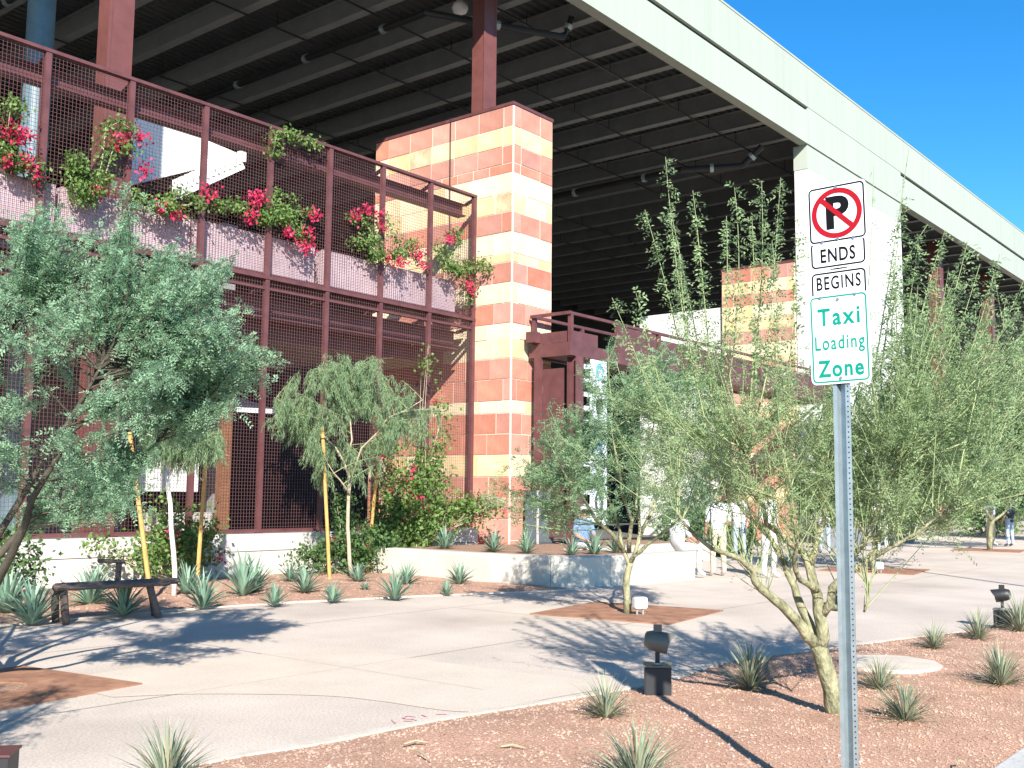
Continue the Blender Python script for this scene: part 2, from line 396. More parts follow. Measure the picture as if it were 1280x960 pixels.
def bed_z(x, y, e, oy, zc, amp=.02):
    ey = np.interp(x, e[:, 0], e[:, 1]); t = (y-ey)/(oy-ey); m_ = np.clip(np.minimum(t, 1-t)*7, 0, 1)
    h = .5*np.sin(x*1.7+y*.9)+.3*np.sin(x*3.1-y*2.3+1.2)+.2*np.sin(x*6.3+y*5.1+.5)
    return .006+(zc+amp*h)*m_
def near_region(x0, x1, pw=1.0):
    def f(rng, n):
        x = x0+(x1-x0)*rng.random(n)**pw; ey = np.interp(x, ne[:, 0], ne[:, 1])-.04
        y = KY+.03+(ey-KY-.03)*rng.random(n)
        return np.stack([x, y, bed_z(x, y, ne, KY, .035)+.002], 1)
    return f
def far_region(rng, n):
    x = 3+12*rng.random(n); ey = np.interp(x, fe[:, 0], fe[:, 1])+.05; y = ey+(16.9-ey)*rng.random(n)
    return np.stack([x, y, bed_z(x, y, fe, 16.95, .03)+.002], 1)
gravel('loose_gravel', near_region(2.0, 17, 1.35), 52000, .004, .019, 1, 'pebble', 'loose red gravel on the near bed')
gravel('pale_gravel', near_region(2.0, 14, 1.2), 1300, .007, .022, 2, 'palepeb', 'scattered pale chips on the near bed')
gravel('far_loose_gravel', far_region, 6000, .012, .03, 3, 'pebble', 'loose red gravel on the far bed')
# flat pale concrete pad in the near bed
c = gnd(1112, 831, .05); pm = MB(); rng = np.random.default_rng(5)
poly = [(c.x+math.cos(a)*(.52+.05*rng.random())*1.0*(math.cos(HEAD)**2+.3), c.y+math.sin(a)*.42*(1+.12*rng.random())) for a in np.linspace(0, 6.283, 26)[:-1]]
pm.prism(poly, .0, .075); tag(pm.build('concrete_pad', 'edging'), 'round pale concrete pad set in the gravel behind the sign post', 'pad')
# pink spray-paint survey marks on the pavement
sm = MB()
def stroke(pxs, w=.018):
    q = [g2(*p) for p in pxs]; q = smooth_curve(q, 5)
    q = [Vector(p) for p in q]; n = len(q); V = []
    for k in range(n):
        d = (q[min(k+1, n-1)]-q[max(k-1, 0)]); d.normalize(); nn = Vector((-d.y, d.x))*w/2; z_ = .008+.00012*k+.0003*len(sm.v)/40
        V += [(q[k].x+nn.x, q[k].y+nn.y, z_), (q[k].x-nn.x, q[k].y-nn.y, z_)]
    sm.add(V, [(2*k, 2*k+1, 2*k+3, 2*k+2) for k in range(n-1)])
stroke([(519, 897), (510, 896), (504, 898), (508, 899.5), (516, 900), (520, 901.5), (514, 902.5), (505, 902)])
stroke([(527, 894.5), (534, 897)]); stroke([(528, 901.5), (536, 901), (544, 901.5)]); stroke([(534, 897.5), (533, 901)])
stroke([(545, 894), (553, 893.5), (560, 894.5)]); stroke([(552, 896), (560, 895.5)]); stroke([(568, 893), (574, 896)]); stroke([(490, 900), (494, 905)])
tag(sm.build('spray_mark', 'pinkspray'), 'faded pink spray paint letters on the pavement by the gravel edge', 'paint mark')

# rusty tree grates
def grate(px, py, half, rz, label):
    c_ = gnd(px, py); r = thing('tree_grate', label, 'tree grate', (c_.x, c_.y, 0), 'rusty plates round the plaza trees', rz)
    hole = .26
    n = 24
    # four plates with a round opening
    for q in range(4):
        a0 = q*math.pi/2; mb = MB(); pts = []
        for k in range(7): a = a0+k*(math.pi/2)/6; pts.append((hole*math.cos(a), hole*math.sin(a)))
        g = .006
        cs = [(half, 0), (half, half), (0, half)]
        def rot(p): return (p[0]*math.cos(a0)-p[1]*math.sin(a0), p[0]*math.sin(a0)+p[1]*math.cos(a0))
        outer = [rot(c2) for c2 in cs]
        poly = pts[::-1]; poly = [pts[-1]]+pts[::-1][1:]+outer
        cx = math.cos(a0+math.pi/4)*g; cy = math.sin(a0+math.pi/4)*g
        mb.prism([(x+cx, y+cy) for x, y in poly], .001, .016); mb.build('plate', 'rust', r)
    mb = MB(); mb.prism([(hole*1.02*math.cos(a), hole*1.02*math.sin(a)) for a in np.linspace(0, 6.283, 20)[:-1]], .0012, .005); mb.build('soil', 'soil', r)
    return r, c_
G1, c1 = grate(-8, 862, .80, rad(8), 'rusty steel tree grate at the left edge of the pavement')
G2, c2 = grate(786, 766, 1.0, rad(8), 'rusty steel tree grate round the slender tree before the seat wall')
G3, c3 = grate(1094, 713, 1.0, rad(8), 'rusty steel tree grate seen just right of the sign post')
G4, c4 = grate(1236, 688, 1.0, rad(8), 'farthest rusty tree grate at the right, near two walkers')

# ================================================================== BUILDING
# ---- base wall and wire screen
X0 = XE-1.585*12
bw = thing('base_wall', 'low pale concrete wall carrying the wire screen', 'wall', (X0, YM, 0))
for i in range(4):
    L_ = (XE+.05-X0)/4
    mb = MB(); mb.box((i*L_+.006, -.22, 0), ((i+1)*L_-.006, .25, .46)); mb.build('lower_panel', 'basewall', bw)
    mb = MB(); mb.box((i*L_+.004, -.235, .475), ((i+1)*L_-.004, .25, .80)); mb.build('upper_panel', 'basewall', bw)
mb = MB(); mb.box((0, -.19, .1), (XE-X0, .2, .79)); mb.build('core', 'joint', bw)

ZT, ZMID, ZB = 9.05, 5.93, .85
scr = thing('wire_screen', 'tall maroon steel frame filled with wire mesh, planters at mid height', 'screen', (X0, YM, 0))
NB = 12
posts = [i*1.585 for i in range(NB+1)]
pme = MB().box((-.05, -.05, .80), (.05, .05, ZT)).mesh('post'); 
for x in posts:
    o = link('post', pme, 'maroon', scr); o.location = (x, 0, 0)
def rail(z, h, w, y=0.0, name='rail', m='maroon', x0=-.1, x1=None):
    mb = MB(); mb.box((x0, y-w/2, z-h/2), ((x1 if x1 is not None else XE-X0+.05), y+w/2, z+h/2)); return mb.build(name, m, scr)
rail(ZT+.03, .06, .13, 0, 'top_rail'); rail(ZMID, .07, .13, 0, 'middle_rail'); rail(ZMID-.22, .05, .10, .02, 'lower_middle_rail'); rail(ZB, .07, .12, 0, 'bottom_rail')
# wide beams carrying the frame behind the mesh (I-sections)
def ibeam(z, depth_, fl, y, name):
    for n_, (za, zb, ww) in (('flange', (z+depth_/2-.03, z+depth_/2, fl)), ('web', (z-depth_/2+.03, z+depth_/2-.03, .03)), ('flange', (z-depth_/2, z-depth_/2+.03, fl))):
        mb = MB(); mb.box((-.3, y-ww/2, za), (XE-X0-.1, y+ww/2, zb)); mb.build(name+'_'+n_, 'maroon', scr)
ibeam(8.72, .30, .26, .32, 'upper_beam'); ibeam(5.42, .45, .34, .55, 'lower_beam')
brm = MB(); brm.bar((0, .05, ZT-.06), (0, .30, 8.90), .06, .07)
brl = MB(); brl.bar((0, .05, ZMID-.18), (0, .52, 5.66), .06, .08)
b1, b2 = brm.mesh('bracket'), brl.mesh('bracket')
for x in posts:
    o = link('bracket', b1, 'maroon', scr); o.location = (x, 0, 0)
    o = link('bracket', b2, 'maroon', scr); o.location = (x, 0, 0)
# wire mesh: one panel of real wires per bay and level
def wire_panel(z0, z1):
    mb = MB(); s = .068; w = .0026
    x = s
    while x < 1.585-.03:
        mb.bar((x, -.012, z0), (x, -.012, z1), w*2, w*2); x += s
    z = z0+s*.6
    while z < z1:
        mb.bar((.05, .0, z), (1.535, .0, z), w*2, w*2); z += s
    return mb.mesh('wire_panel')
w1, w2 = wire_panel(ZB+.035, ZMID-.035), wire_panel(ZMID+.035, ZT)
for i in range(NB):
    for w_ in (w1, w2):
        o = link('wire_panel', w_, 'maroon_mesh', scr); o.location = (posts[i], 0, 0)
# service ledge and planter troughs inside the mesh
mb = MB(); mb.box((-.3, .12, 5.97), (XE-X0-.15, 1.0, 6.06)); mb.build('planter_ledge', 'maroon', scr)
TR = []
for i, (a, b) in enumerate(((-.2, 4.5), (4.62, 8.3), (8.42, 11.0), (11.1, 14.1), (14.32, 18.6))):
    mb = MB(); y0, y1, z0, z1, th = .22, .8, 6.065, 6.86, .035
    mb.box((a, y0, z0), (b, y0+th, z1)); mb.box((a, y1-th, z0), (b, y1, z1)); mb.box((a, y0+th, z0), (a+th, y1-th, z1)); mb.box((b-th, y0+th, z0), (b, y1-th, z1))
    mb.box((a+th, y0+th, z0), (b-th, y1-th, z1-.1)); mb.build('planter_trough', 'lilac', scr)

# ---- striped stone piers
RNG = random.Random(4)
def stone_pier(name, label, X_, Y_, w, d, top, pattern, course):
    r = thing(name, label, 'pier', (X_, Y_, 0))
    mb = MB(); mb.box((-.006, -.006, 0), (w+.006, d+.006, top-.03)); mb.build('core', 'grout', r)
    mb = MB(); mb.box((-.03, -.03, top-.02), (w+.03, d+.03, top+.06)); mb.build('cap', 'maroon', r)
    cache = {}
    def block(lx, ly, lz, sx, sy, sz, m):
        key = (round(sx, 2), round(sy, 2), round(sz, 2), m)
        if key not in cache:
            g = .009; bvl = .004; mb2 = MB(); bm = bmesh.new()
            bmesh.ops.create_cube(bm, size=1)
            for v in bm.verts: v.co = Vector(((v.co.x+.5)*(sx-2*g)+g, (v.co.y+.5)*(sy-2*g)+g, (v.co.z+.5)*(sz-2*g)+g))
            bmesh.ops.bevel(bm, geom=bm.edges[:], offset=bvl, segments=1, affect='EDGES')
            me = bpy.data.meshes.new('stone_block'); bm.to_mesh(me); bm.free(); cache[key] = me
        o = link('stone_block', cache[key], m, r); o.location = (lx, ly, lz)
    z = top-.03; k = 0; T = .05
    while z > .05 and k < 60:
        h, m = pattern[k % len(pattern)] if k < len(pattern) else pattern[-1]
        h *= course; z0 = max(z-h, 0)
        def split(length, n_, phase):
            e = [0.0]; x = phase
            while x < length-.22: 
                if x > .22: e.append(x)
                x += length/n_
            e.append(length); return list(zip(e[:-1], e[1:]))
        ph = RNG.uniform(.2, .9)
        nd = max(1, round(d/(.86 if h > .4 else .55))); nw = max(1, round(w/.86))
        mm = lambda: ('brownstone' if m == 'creamstone' and RNG.random() < .10 else 'whitestone' if m == 'creamstone' and RNG.random() < .15 else 'creamstone' if m == 'whitestone' and RNG.random() < .14 else m)
        for a, b in split(d, nd, ph*d/nd): block(-.020-RNG.random()*.013, a if a > 0 else 0, z0, T, b-a, z-z0, mm())
        for a, b in split(w, nw, ph*w/nw): block(max(a, .03), -.020-RNG.random()*.013, z0, b-max(a, .03), T, z-z0, mm())
        for a, b in split(w, nw, ph*w/nw): block(a, d-T+.022, z0, b-a, T, z-z0, mm())
        for a, b in split(d, nd, ph*d/nd): block(w-T+.022, a, z0, T, b-a, z-z0, mm())
        z = z0; k += 1
    return r
R_, C_, W_ = 'redstone', 'creamstone', 'whitestone'
PAT = [(1.05, R_), (.95, C_), (.9, R_), (.5, R_), (1.0, W_), (.95, C_), (1, R_), (1.05, W_), (.45, C_), (1, R_), (1.0, W_), (1, R_), (.75, W_), (.95, C_), (1, R_), (1.05, R_), (.6, W_), (1, R_), (1, R_), (1.05, C_), (1.0, R_), (1, R_), (1.0, R_), (1, R_)]
stone_pier('stone_pier', 'tall square pier banded in red and cream stone beside the wire screen', 20.0, 16.3, 1.62, 4.95, 11.42, PAT, .512)
p2 = onY(1012, 330, 16.95)
stone_pier('stone_pier', 'red and cream banded pier below the white wall panel, behind the signs', 38.0, 16.9, 9.9, 3.1, 10.7, PAT[:3]+PAT[4:], .52)

# rain wire / conduit on the first pier
mb = MB(); mb.tube([(19.955, 18.4, 11.5), (19.95, 18.4, 11.2), (19.95, 18.38, 9.2), (19.955, 18.36, 8.4)], .016, 5); tag(mb.build('conduit', 'pipe'), 'thin dark conduit running down the tall banded pier', 'conduit')

# ---- steel columns
def column(label, x, y, z0, z1, s, m='redcol'):
    r = thing('steel_column', label, 'column', (x, y, z0), 'steel columns carrying the roof')
    h = z1-z0
    mb = MB(); mb.box((-s/2, -s/2, .03), (s/2, s/2, h)); mb.build('shaft', m, r)
    mb = MB(); mb.box((-s/2-.04, -s/2-.012, .04), (-s/2+.03, -s/2-.002, h-.02)); mb.box((s/2-.03, -s/2-.012, .04), (s/2+.04, -s/2-.002, h-.02)); mb.build('edge_plate', m, r)
    mb = MB(); mb.box((-s/2-.1, -s/2-.1, 0), (s/2+.1, s/2+.1, .03)); mb.build('base_plate', m, r)
    return r
ZF = 15.25
column('broad oxide red steel column rising behind the left of the wire screen', 10.55, 18.75, 0, ZF+.3, .45)
column('oxide red steel column standing on top of the tall banded pier', 20.85, 18.05, 11.48, ZF+.3, .44)
column('oxide red steel column right of the white wall, nearer of two', 58.5, 17.9, 0, ZF+.3, .6)
column('oxide red steel column farthest right under the roof edge', 68.5, 17.9, 0, ZF+.3, .6)
r = thing('round_column', 'round blue grey column at upper left behind the wire screen', 'column', (10.75, 22.2, 0))
mb = MB(); mb.tube([(0, 0, 0), (0, 0, ZF+.3)], .29, 28); mb.build('shaft', 'bluecol', r, smooth=False)
mb = MB(); mb.tube([(0, 0, 9.0), (0, 0, 9.12)], .305, 28); mb.build('collar', 'bluecol', r)

# ---- roof with fascia
XR0, XR1, YF, YB = -12.0, 190.0, 16.3, 46.0
ZS, ZTOP = 16.72, 18.32
roof = thing('hall_roof', 'huge flat hall roof with pale panelled fascia and dark ribbed underside', 'roof', (0, 0, 0))
def fpanel(x0, x1, z0, z1, y=YF):
    mb = MB(); g = .008; mb.box((x0+g, y, z0), (x1-g, y+.12, z1)); mb.build('fascia_panel', 'fascia', roof)
PX0, PX1 = 38.05, 48.45
xs = []
x = PX0-6*8.2
while x < XR1: xs.append(x); x += 8.2 if abs(x-PX0) > .01 else (PX1-PX0)
for a, b in zip(xs[:-1], xs[1:]):
    pier_bay = abs(a-PX0) < .01 or (a > 100 and int(a/8.2) % 5 == 0)
    fpanel(a, b, ZS+.006, ZTOP, YF-.05)
    fpanel(a, b, ZF, ZS-(.015 if pier_bay else .17), YF-.045 if not pier_bay else YF-.05)
mb = MB(); mb.box((XR0, YF+.13, ZF+.12), (XR1, YF+.4, ZTOP-.05)); mb.build('fascia_backing', 'fasciadark', roof)
mb = MB(); mb.box((XR0, YF-.07, ZTOP), (XR1, YF+.6, ZTOP+.07)); mb.build('coping', 'fascia', roof)
mb = MB(); mb.box((XR0, YF+.005, ZF-.012), (XR1, YF+.30, ZF-.001)); mb.build('soffit_strip', 'fascia', roof)
mb = MB(); mb.box((XR0, YF+.405, ZF+.12), (XR1, YF+.45, ZF+1.0)); mb.build('fascia_back_face', 'fascia', roof)
mb = MB(); mb.box((XR0, YF+.4, ZF+1.02), (XR1, YB, ZTOP-.2)); mb.build('roof_mass', 'fasciadark', roof)
# ribbed deck
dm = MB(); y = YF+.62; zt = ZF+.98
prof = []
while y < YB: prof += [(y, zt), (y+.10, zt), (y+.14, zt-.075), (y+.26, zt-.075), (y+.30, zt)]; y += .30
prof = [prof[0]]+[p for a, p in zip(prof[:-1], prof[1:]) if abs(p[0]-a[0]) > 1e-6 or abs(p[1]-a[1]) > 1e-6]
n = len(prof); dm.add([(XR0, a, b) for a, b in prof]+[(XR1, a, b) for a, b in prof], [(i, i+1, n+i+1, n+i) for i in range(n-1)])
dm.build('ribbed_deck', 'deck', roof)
bm_ = MB(); d_ = .66; f_ = .30
zb = ZF+.905-d_
bm_.box((-f_/2, YF+.62, zb), (f_/2, YB-.2, zb+.025)); bm_.box((-.012, YF+.62, zb+.025), (.012, YB-.2, zb+d_-.02)); bm_.box((-f_/2, YF+.62, zb+d_-.02), (f_/2, YB-.2, zb+d_-.002))
bme = bm_.mesh('roof_beam')
x = 24.5-2.2*14
while x < 84:
    o = link('roof_beam', bme, 'beam', roof); o.location = (x, 0, 0); x += 2.2
# cross girders and sprinkler pipes
hang = MB(); hang.tube([(0, 0, 0), (0, 0, .46)], .013, 4); hme = hang.mesh('hanger')
for i, yy in enumerate((18.6, 21.6, 24.6, 30.6, 33.6)):
    zz = zb-.12-.02*(i % 2)
    mb = MB(); mb.tube([(XR0, yy, zz), (86, yy, zz)], .032, 6); mb.build('sprinkler_pipe', 'pipe', roof)
    x = 24.5-2.2*14+1.1
    while x < 70:
        o = link('hanger', hme, 'pipe', roof); o.location = (x, yy, zz); x += 2.2
def pipe_run(pts, r_, couplings=True):
    mb = MB(); mb.tube(pts, r_, 10); o = mb.build('main_pipe', 'pipe', roof)
    for a, b in zip(pts[:-1], pts[1:]):
        A_, B_ = Vector(a), Vector(b); L_ = (B_-A_).length; k = max(1, int(L_/3.1))
        for j in range(k):
            c_ = A_.lerp(B_, (j+.5)/k); d_2 = (B_-A_).normalized()*.07
            m2 = MB(); m2.tube([c_-d_2, c_+d_2], r_*1.35, 10); m2.build('coupling', 'galv', o)
pipe_run([(20.2, 40, 14.85), (20.2, 19.6, 14.85), (23.9, 17.6, 14.9), (24.0, 17.4, 15.5)], .10)
pipe_run([(35.2, 44, 14.25), (35.2, 20.2, 14.25), (36.3, 18.2, 14.3), (36.4, 17.4, 14.95)], .13)
pipe_run([(12.6, 40, 14.75), (12.6, 19.4, 14.75), (18.5, 18.9, 14.85)], .10)
pipe_run([(31, 44, 13.0), (31, 26, 13.0)], .07)
# hanging round lamps
def hanging_lamp(x, y, z, label):
    r = thing('hanging_lamp', label, 'lamp', (x, y, z))
    mb = MB(); pr = [(0, .09, .34), (0, .10, .2), (0, .20, .12), (0, .24, 0), (0, .20, -.12), (0, .05, -.2)]
    vs_ = []; N_ = 16
    for _, rr, zz in pr:
        for k in range(N_): a = 2*math.pi*k/N_; vs_.append((rr*math.cos(a), rr*math.sin(a), zz))
    fs = [(i*N_+k, i*N_+(k+1) % N_, (i+1)*N_+(k+1) % N_, (i+1)*N_+k)[::-1] for i in range(len(pr)-1) for k in range(N_)]
    mb.add(vs_, fs+[tuple((len(pr)-1)*N_+k for k in range(N_))[::-1], tuple(range(N_))]); mb.build('globe', 'white', r, smooth=True)
    mb = MB(); mb.tube([(0, 0, .34), (0, 0, 15.5-z)], .03, 6); mb.build('rod', 'pipe', r)
lp = onY(575, 10, 19.6); hanging_lamp(lp.x, lp.y, lp.z, 'white hanging lamp beside the column at the top of the picture')
lp = onY(828, 345, 36.0); hanging_lamp(lp.x, lp.y, lp.z, 'dim hanging lamp deep in the dark hall')
# rooftop unit
mb = MB(); q = onY(1205, 244, 17.4); mb.box((q.x-1.5, 17.2, ZTOP-.1), (q.x+1.6, 18.6, q.z+.3)); mb.box((q.x-1.0, 17.4, q.z+.3), (q.x+1.2, 18.4, q.z+.42))
tag(mb.build('rooftop_unit', mat('unit_paint', (.50, .42, .42), .8, .05, 2)), 'small pinkish box on the roof edge against the sky', 'roof unit')

# ---- white panelled wall below the fascia
ww = thing('white_wall', 'tall white panelled wall under the roof fascia, behind the no parking sign', 'wall', (PX0, YF, 0))
mb = MB(); mb.box((.05, .05, 0), (PX1-PX0-.05, .52, ZF-.03)); mb.build('core', 'joint', ww)
hts = []; z = ZF-.02
mb = MB(); mb.box((-.02, -.0, z-.95), (PX1-PX0, .57, z)); mb.build('lintel_block', 'fascia', ww); z -= .96
wid = (PX1-PX0)/3
while z > .1:
    z0 = max(z-1.0, 0)
    for j in range(3):
        mb = MB(); mb.box((j*wid+.01 if j else 0, 0, z0+.012), ((j+1)*wid-.01, .05, z)); mb.build('panel', 'whitepanel', ww)
    mb = MB(); mb.box((0, .053, z0+.012), (.05, .55, z)); mb.build('panel', 'whitepanel', ww)
    z = z0

# ---- interior
sheet('hall_floor', [(19.9, 21.4), (190, 21.4), (190, YB), (19.9, YB)], .006, mat('hall_floor_darkened', (.13, .12, .115), .9, .2, 1.0), 'floor of the open hall, a darkened sheet added to cut bounced light')  # dark sheet added over the hall floor to lower light bounced inside
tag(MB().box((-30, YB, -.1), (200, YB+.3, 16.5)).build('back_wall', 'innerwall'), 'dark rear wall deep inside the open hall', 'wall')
sl = thing('upper_floor', 'upper floor slab behind the wire screen', 'floor', (0, 0, 0))
mb = MB(); mb.box((-10, 18.35, 5.2), (19.6, 33, 5.6)); mb.build('slab', 'slab', sl)
mb = MB(); mb.box((-10, 18.2, 4.9), (19.6, 18.34, 5.65)); mb.build('edge_beam', 'maroon', sl)
tag(MB().box((-14, 33, 0), (19.8, 33.3, 9.5)).build('partition_wall', mat('brown_partition', (.24, .20, .19), .85, .15, 1)), 'dark brown partition behind the upper floor', 'wall')
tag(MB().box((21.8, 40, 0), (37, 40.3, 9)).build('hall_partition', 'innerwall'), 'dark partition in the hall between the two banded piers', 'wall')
# white sunlit sloping stair enclosure on the upper floor
en = thing('stair_enclosure', 'white sunlit stair enclosure seen through the upper wire mesh', 'enclosure', (0, 0, 0))
a = onY(166, 150, 21.0); b = onY(306, 196, 21.0); c_ = onY(166, 240, 21.0); 
mb = MB()
pa, pb = (a.x, 21.0, a.z), (b.x, 21.0, b.z); z_lo = a.z-1.35
V = [(c_.x-.6, 21.0, c_.z-.1), (b.x-.05, 21.0, b.z-.05), (b.x, 21.0, b.z+.02), (a.x-.6, 21.0, a.z+.28)]
V2 = [(v[0], 21.35, v[2]) for v in V]
mb.add(V+V2, [(0, 1, 2, 3), (7, 6, 5, 4), (0, 4, 5, 1), (1, 5, 6, 2), (2, 6, 7, 3), (3, 7, 4, 0)]); mb.build('side_panel', 'white', en)
fin = MB(); fin.box((0, 0, 0), (.05, .3, .3)); fme = fin.mesh('fin')
q0, q1 = onY(222, 236, 20.7), onY(303, 200, 20.7)
mb = MB(); mb.bar((q0.x, 20.75, q0.z-.12), (q1.x, 20.75, q1.z-.12), .2, .2); mb.build('sloping_ledge', 'white', en)
for k in range(13):
    t = k/12; o = link('fin', fme, 'white', en); o.location = (q0.x+(q1.x-q0.x)*t, 20.62, q0.z+(q1.z-q0.z)*t-.05)
tag(MB().box((8.3, 23.5, 5.6), (9.6, 24.2, 8.9)).build('display_board', 'white'), 'white board on the upper floor behind the left bougainvillea', 'board')
cr = thing('grey_inner_column', 'plain grey column behind the middle of the wire screen', 'column', (15.6, 22.0, 0))
mb = MB(); mb.box((-.22, -.22, 0), (.22, .22, 5.2)); mb.build('shaft', 'greycol', cr); mb = MB(); mb.box((-.22, -.22, 5.6), (.22, .22, 8.25)); mb.build('upper_shaft', 'greycol', cr)
mb = MB(); mb.box((-.3, -.3, 4.9), (.3, .3, 5.19)); mb.build('capital', 'greycol', cr)
# diagonal bracing on the upper floor
brc = thing('roof_brace', 'maroon diagonal braces behind the upper left mesh', 'brace', (0, 0, 0))
for p, q in (((7.4, 19.6, 9.3), (9.6, 19.6, 6.6)), ((7.6, 19.6, 7.2), (11.9, 19.6, 7.35)), ((9.7, 19.7, 9.4), (9.7, 19.7, 5.6))):
    mb = MB(); mb.bar(p, q, .14, .14); mb.build('brace_bar', 'maroon', brc)
# kiosk with white canopy on the lower level
kk = thing('kiosk', 'white canopied kiosk behind the lower wire mesh', 'kiosk', (0, 0, 0))
a = onY(290, 497, 20.3)
mb = MB(); mb.add([(a.x-2.2, 19.6, a.z-.35), (a.x+.7, 19.6, a.z-.25), (a.x+.7, 21.6, a.z+.25), (a.x-2.2, 21.6, a.z+.15), (a.x-2.2, 19.6, a.z-.45), (a.x+.7, 19.6, a.z-.35), (a.x+.7, 21.6, a.z+.15), (a.x-2.2, 21.6, a.z+.05)],
                  [(0, 1, 2, 3), (7, 6, 5, 4), (4, 5, 1, 0), (5, 6, 2, 1), (6, 7, 3, 2), (7, 4, 0, 3)]); mb.build('canopy', 'white', kk)
mb = MB(); mb.box((a.x-2.0, 19.9, 0), (a.x-.5, 20.5, 1.15)); mb.build('counter', 'basewall', kk)
for xx in (a.x-2.0, a.x+.4):
    mb = MB(); mb.box((xx, 21.2, 0), (xx+.1, 21.3, a.z)); mb.build('post', 'redcol', kk)
mb = MB(); mb.box((a.x-1.95, 20.9, 1.6), (a.x-.4, 20.96, 2.5)); mb.build('white_board', 'white', kk)
tc_ = [(onY(742*300/1280/300*300+0, 600, 19.5).x)]
mb = MB(); q = onY(277, 640, 19.2); mb.box((q.x-.12, 19.1, 0), (q.x+.12, 19.3, 4.9)); tag(mb.build('timber_post', mat('brown_timber', (.22, .10, .05), .7, .2, 5)), 'brown post behind the lower mesh right of the staked white trunk', 'post')
tag(MB().box((X0, 19.0, 0), (19.4, 19.4, .45)).build('inner_bench_wall', 'basewall'), 'low pale wall inside the wire screen', 'wall')
# white side wall beyond the first pier
tag(MB().box((38.15, 20.05, 0), (38.5, 24.0, 9.25)).build('white_side_wall', 'whitepanel'), 'white sunlit side wall between the two banded piers', 'wall')
tag(MB().box((58, 21, 4.2), (75, 21.3, 5.4)).build('white_parapet', 'whitepanel'), 'white parapet under the roof at far right', 'parapet')
tag(MB().box((62, 21.5, 3.0), (74, 21.7, 4.15)).build('tan_board', mat('tan_board', (.30, .25, .18), .8, .1, 2)), 'tan panel under the roof at far right', 'panel')

# ---- maroon steel canopy in front of the piers
cf = thing('steel_gallery', 'maroon steel gallery frame running right from the tall banded pier', 'steel frame', (0, 0, 0))
GX0, GX1, GY0, GY1, GZ0, GZ1 = 20.65, 37.0, 15.0, 16.12, 5.0, 6.08
def gb(name, lo, hi, m='maroon'): return MB().box(lo, hi).build(name, m, cf)
for yy in (GY0, GY1): gb('bottom_beam', (GX0+.005, yy-.06, GZ0), (GX1, yy+.06, GZ0+.30)); gb('top_rail', (GX0+.005, yy-.04, GZ1-.07), (GX1, yy+.04, GZ1))
gb('end_beam', (GX0-.06, GY0-.07, GZ0-.005), (GX0, GY1+.07, GZ0+.32)); gb('end_top_rail', (GX0-.05, GY0-.06, GZ1-.075), (GX0, GY1+.06, GZ1+.005))
x = GX0; 
while x < GX1-.1:
    for yy in (GY0, GY1): gb('upright', (x+.005, yy-.05, GZ0+.30), (x+.105, yy+.05, GZ1-.07))
    x += 2.05
gb('solid_panel', (GX0+2.2, GY0-.015, GZ0+.30), (GX0+4.0, GY0+.015, GZ1-.08)); gb('solid_panel', (GX0+.1, GY0-.015, GZ0+.30), (GX0+1.2, GY0+.015, GZ0+.62)); gb('solid_panel', (GX0-.03, GY0+.06, GZ0+.33), (GX0-.01, GY1-.06, GZ0+.60))
gb('solid_panel', (GX0+4.3, GY0-.015, GZ0+.30), (GX1-.1, GY0+.015, GZ1-.2)); gb('floor_plate', (GX0+.01, GY0+.065, GZ0+.05), (GX1, GY1-.065, GZ0+.10))
for k, xx in enumerate((GX0+.25, 28.6, 36.4)):
    gb('column_flange', (xx-.15, GY0-.14, 0), (xx+.15, GY0-.115, GZ0-.01)); gb('column_flange', (xx-.15, GY0+.115, 0), (xx+.15, GY0+.14, GZ0-.01)); gb('column_web', (xx-.012, GY0-.115, 0), (xx+.012, GY0+.115, GZ0-.01))
gb('rear_column', (GX0-.10, GY1-.3, 0), (GX0+.02, GY1-.12, GZ0-.01)); gb('bracket_arm', (GX0-.32, GY1-.28, GZ0+.35), (GX0-.06, GY1-.02, GZ0+.62)); gb('side_plate', (GX0+.0, GY1-.32, .6), (GX0+.02, GY0+.16, GZ0-.3), 'maroon')
cab = thing('metal_cabinet', 'dark grey metal cabinet at the foot of the maroon column', 'cabinet', (20.25, 15.6, .45))
MB().box((0, 0, 0), (.62, .4, 1.25)).build('body', 'greydoor', cab); MB().box((.02, -.012, .03), (.60, -.002, 1.22)).build('door', 'greydoor', cab); MB().box((-.03, -.02, 0), (-.004, .03, 1.27)).build('pale_edge', 'basewall', cab)
# vertical banner sign
bs = thing('banner_sign', 'tall white banner sign with blue picture and dark oval portrait on maroon column', 'sign', (21.12, 14.78, .9))
for z0, z1 in ((0, .95), (1.0, 1.55), (1.6, 2.5), (2.55, 3.2), (3.25, 4.05)):
    MB().box((.16, 0, z0), (.84, .04, z1)).build('plate', 'bannerwhite', bs)
for k in range(12): MB().box((-.06, .045, .06+k*.34), (.50, .075, .17+k*.34)).build('tab', 'bannerwhite', bs)
def oval(cx, cz, a, b, m, name, y=-.004, inner=None):
    mb = MB(); n = 28
    ring = [(cx+a*math.cos(2*math.pi*k/n), y, cz+b*math.sin(2*math.pi*k/n)) for k in range(n)]
    mb.add(ring, [tuple(range(n))]); mb.build(name, m, bs)
oval(.50, .56, .19, .30, 'bannerdark', 'portrait_oval'); oval(.49, .52, .075, .12, 'bannerwhite', 'portrait_highlight', -.008); oval(.46, .68, .05, .05, 'bannerwhite', 'portrait_highlight', -.008)
oval(.50, 3.78, .17, .2, 'bannerblue', 'blue_picture'); oval(.53, 3.74, .08, .11, 'bannerwhite', 'picture_highlight', -.008); oval(.45, 2.1, .2, .3, 'bannerblue', 'blue_picture'); oval(.5, 2.9, .16, .2, 'bannerdark', 'dark_picture')

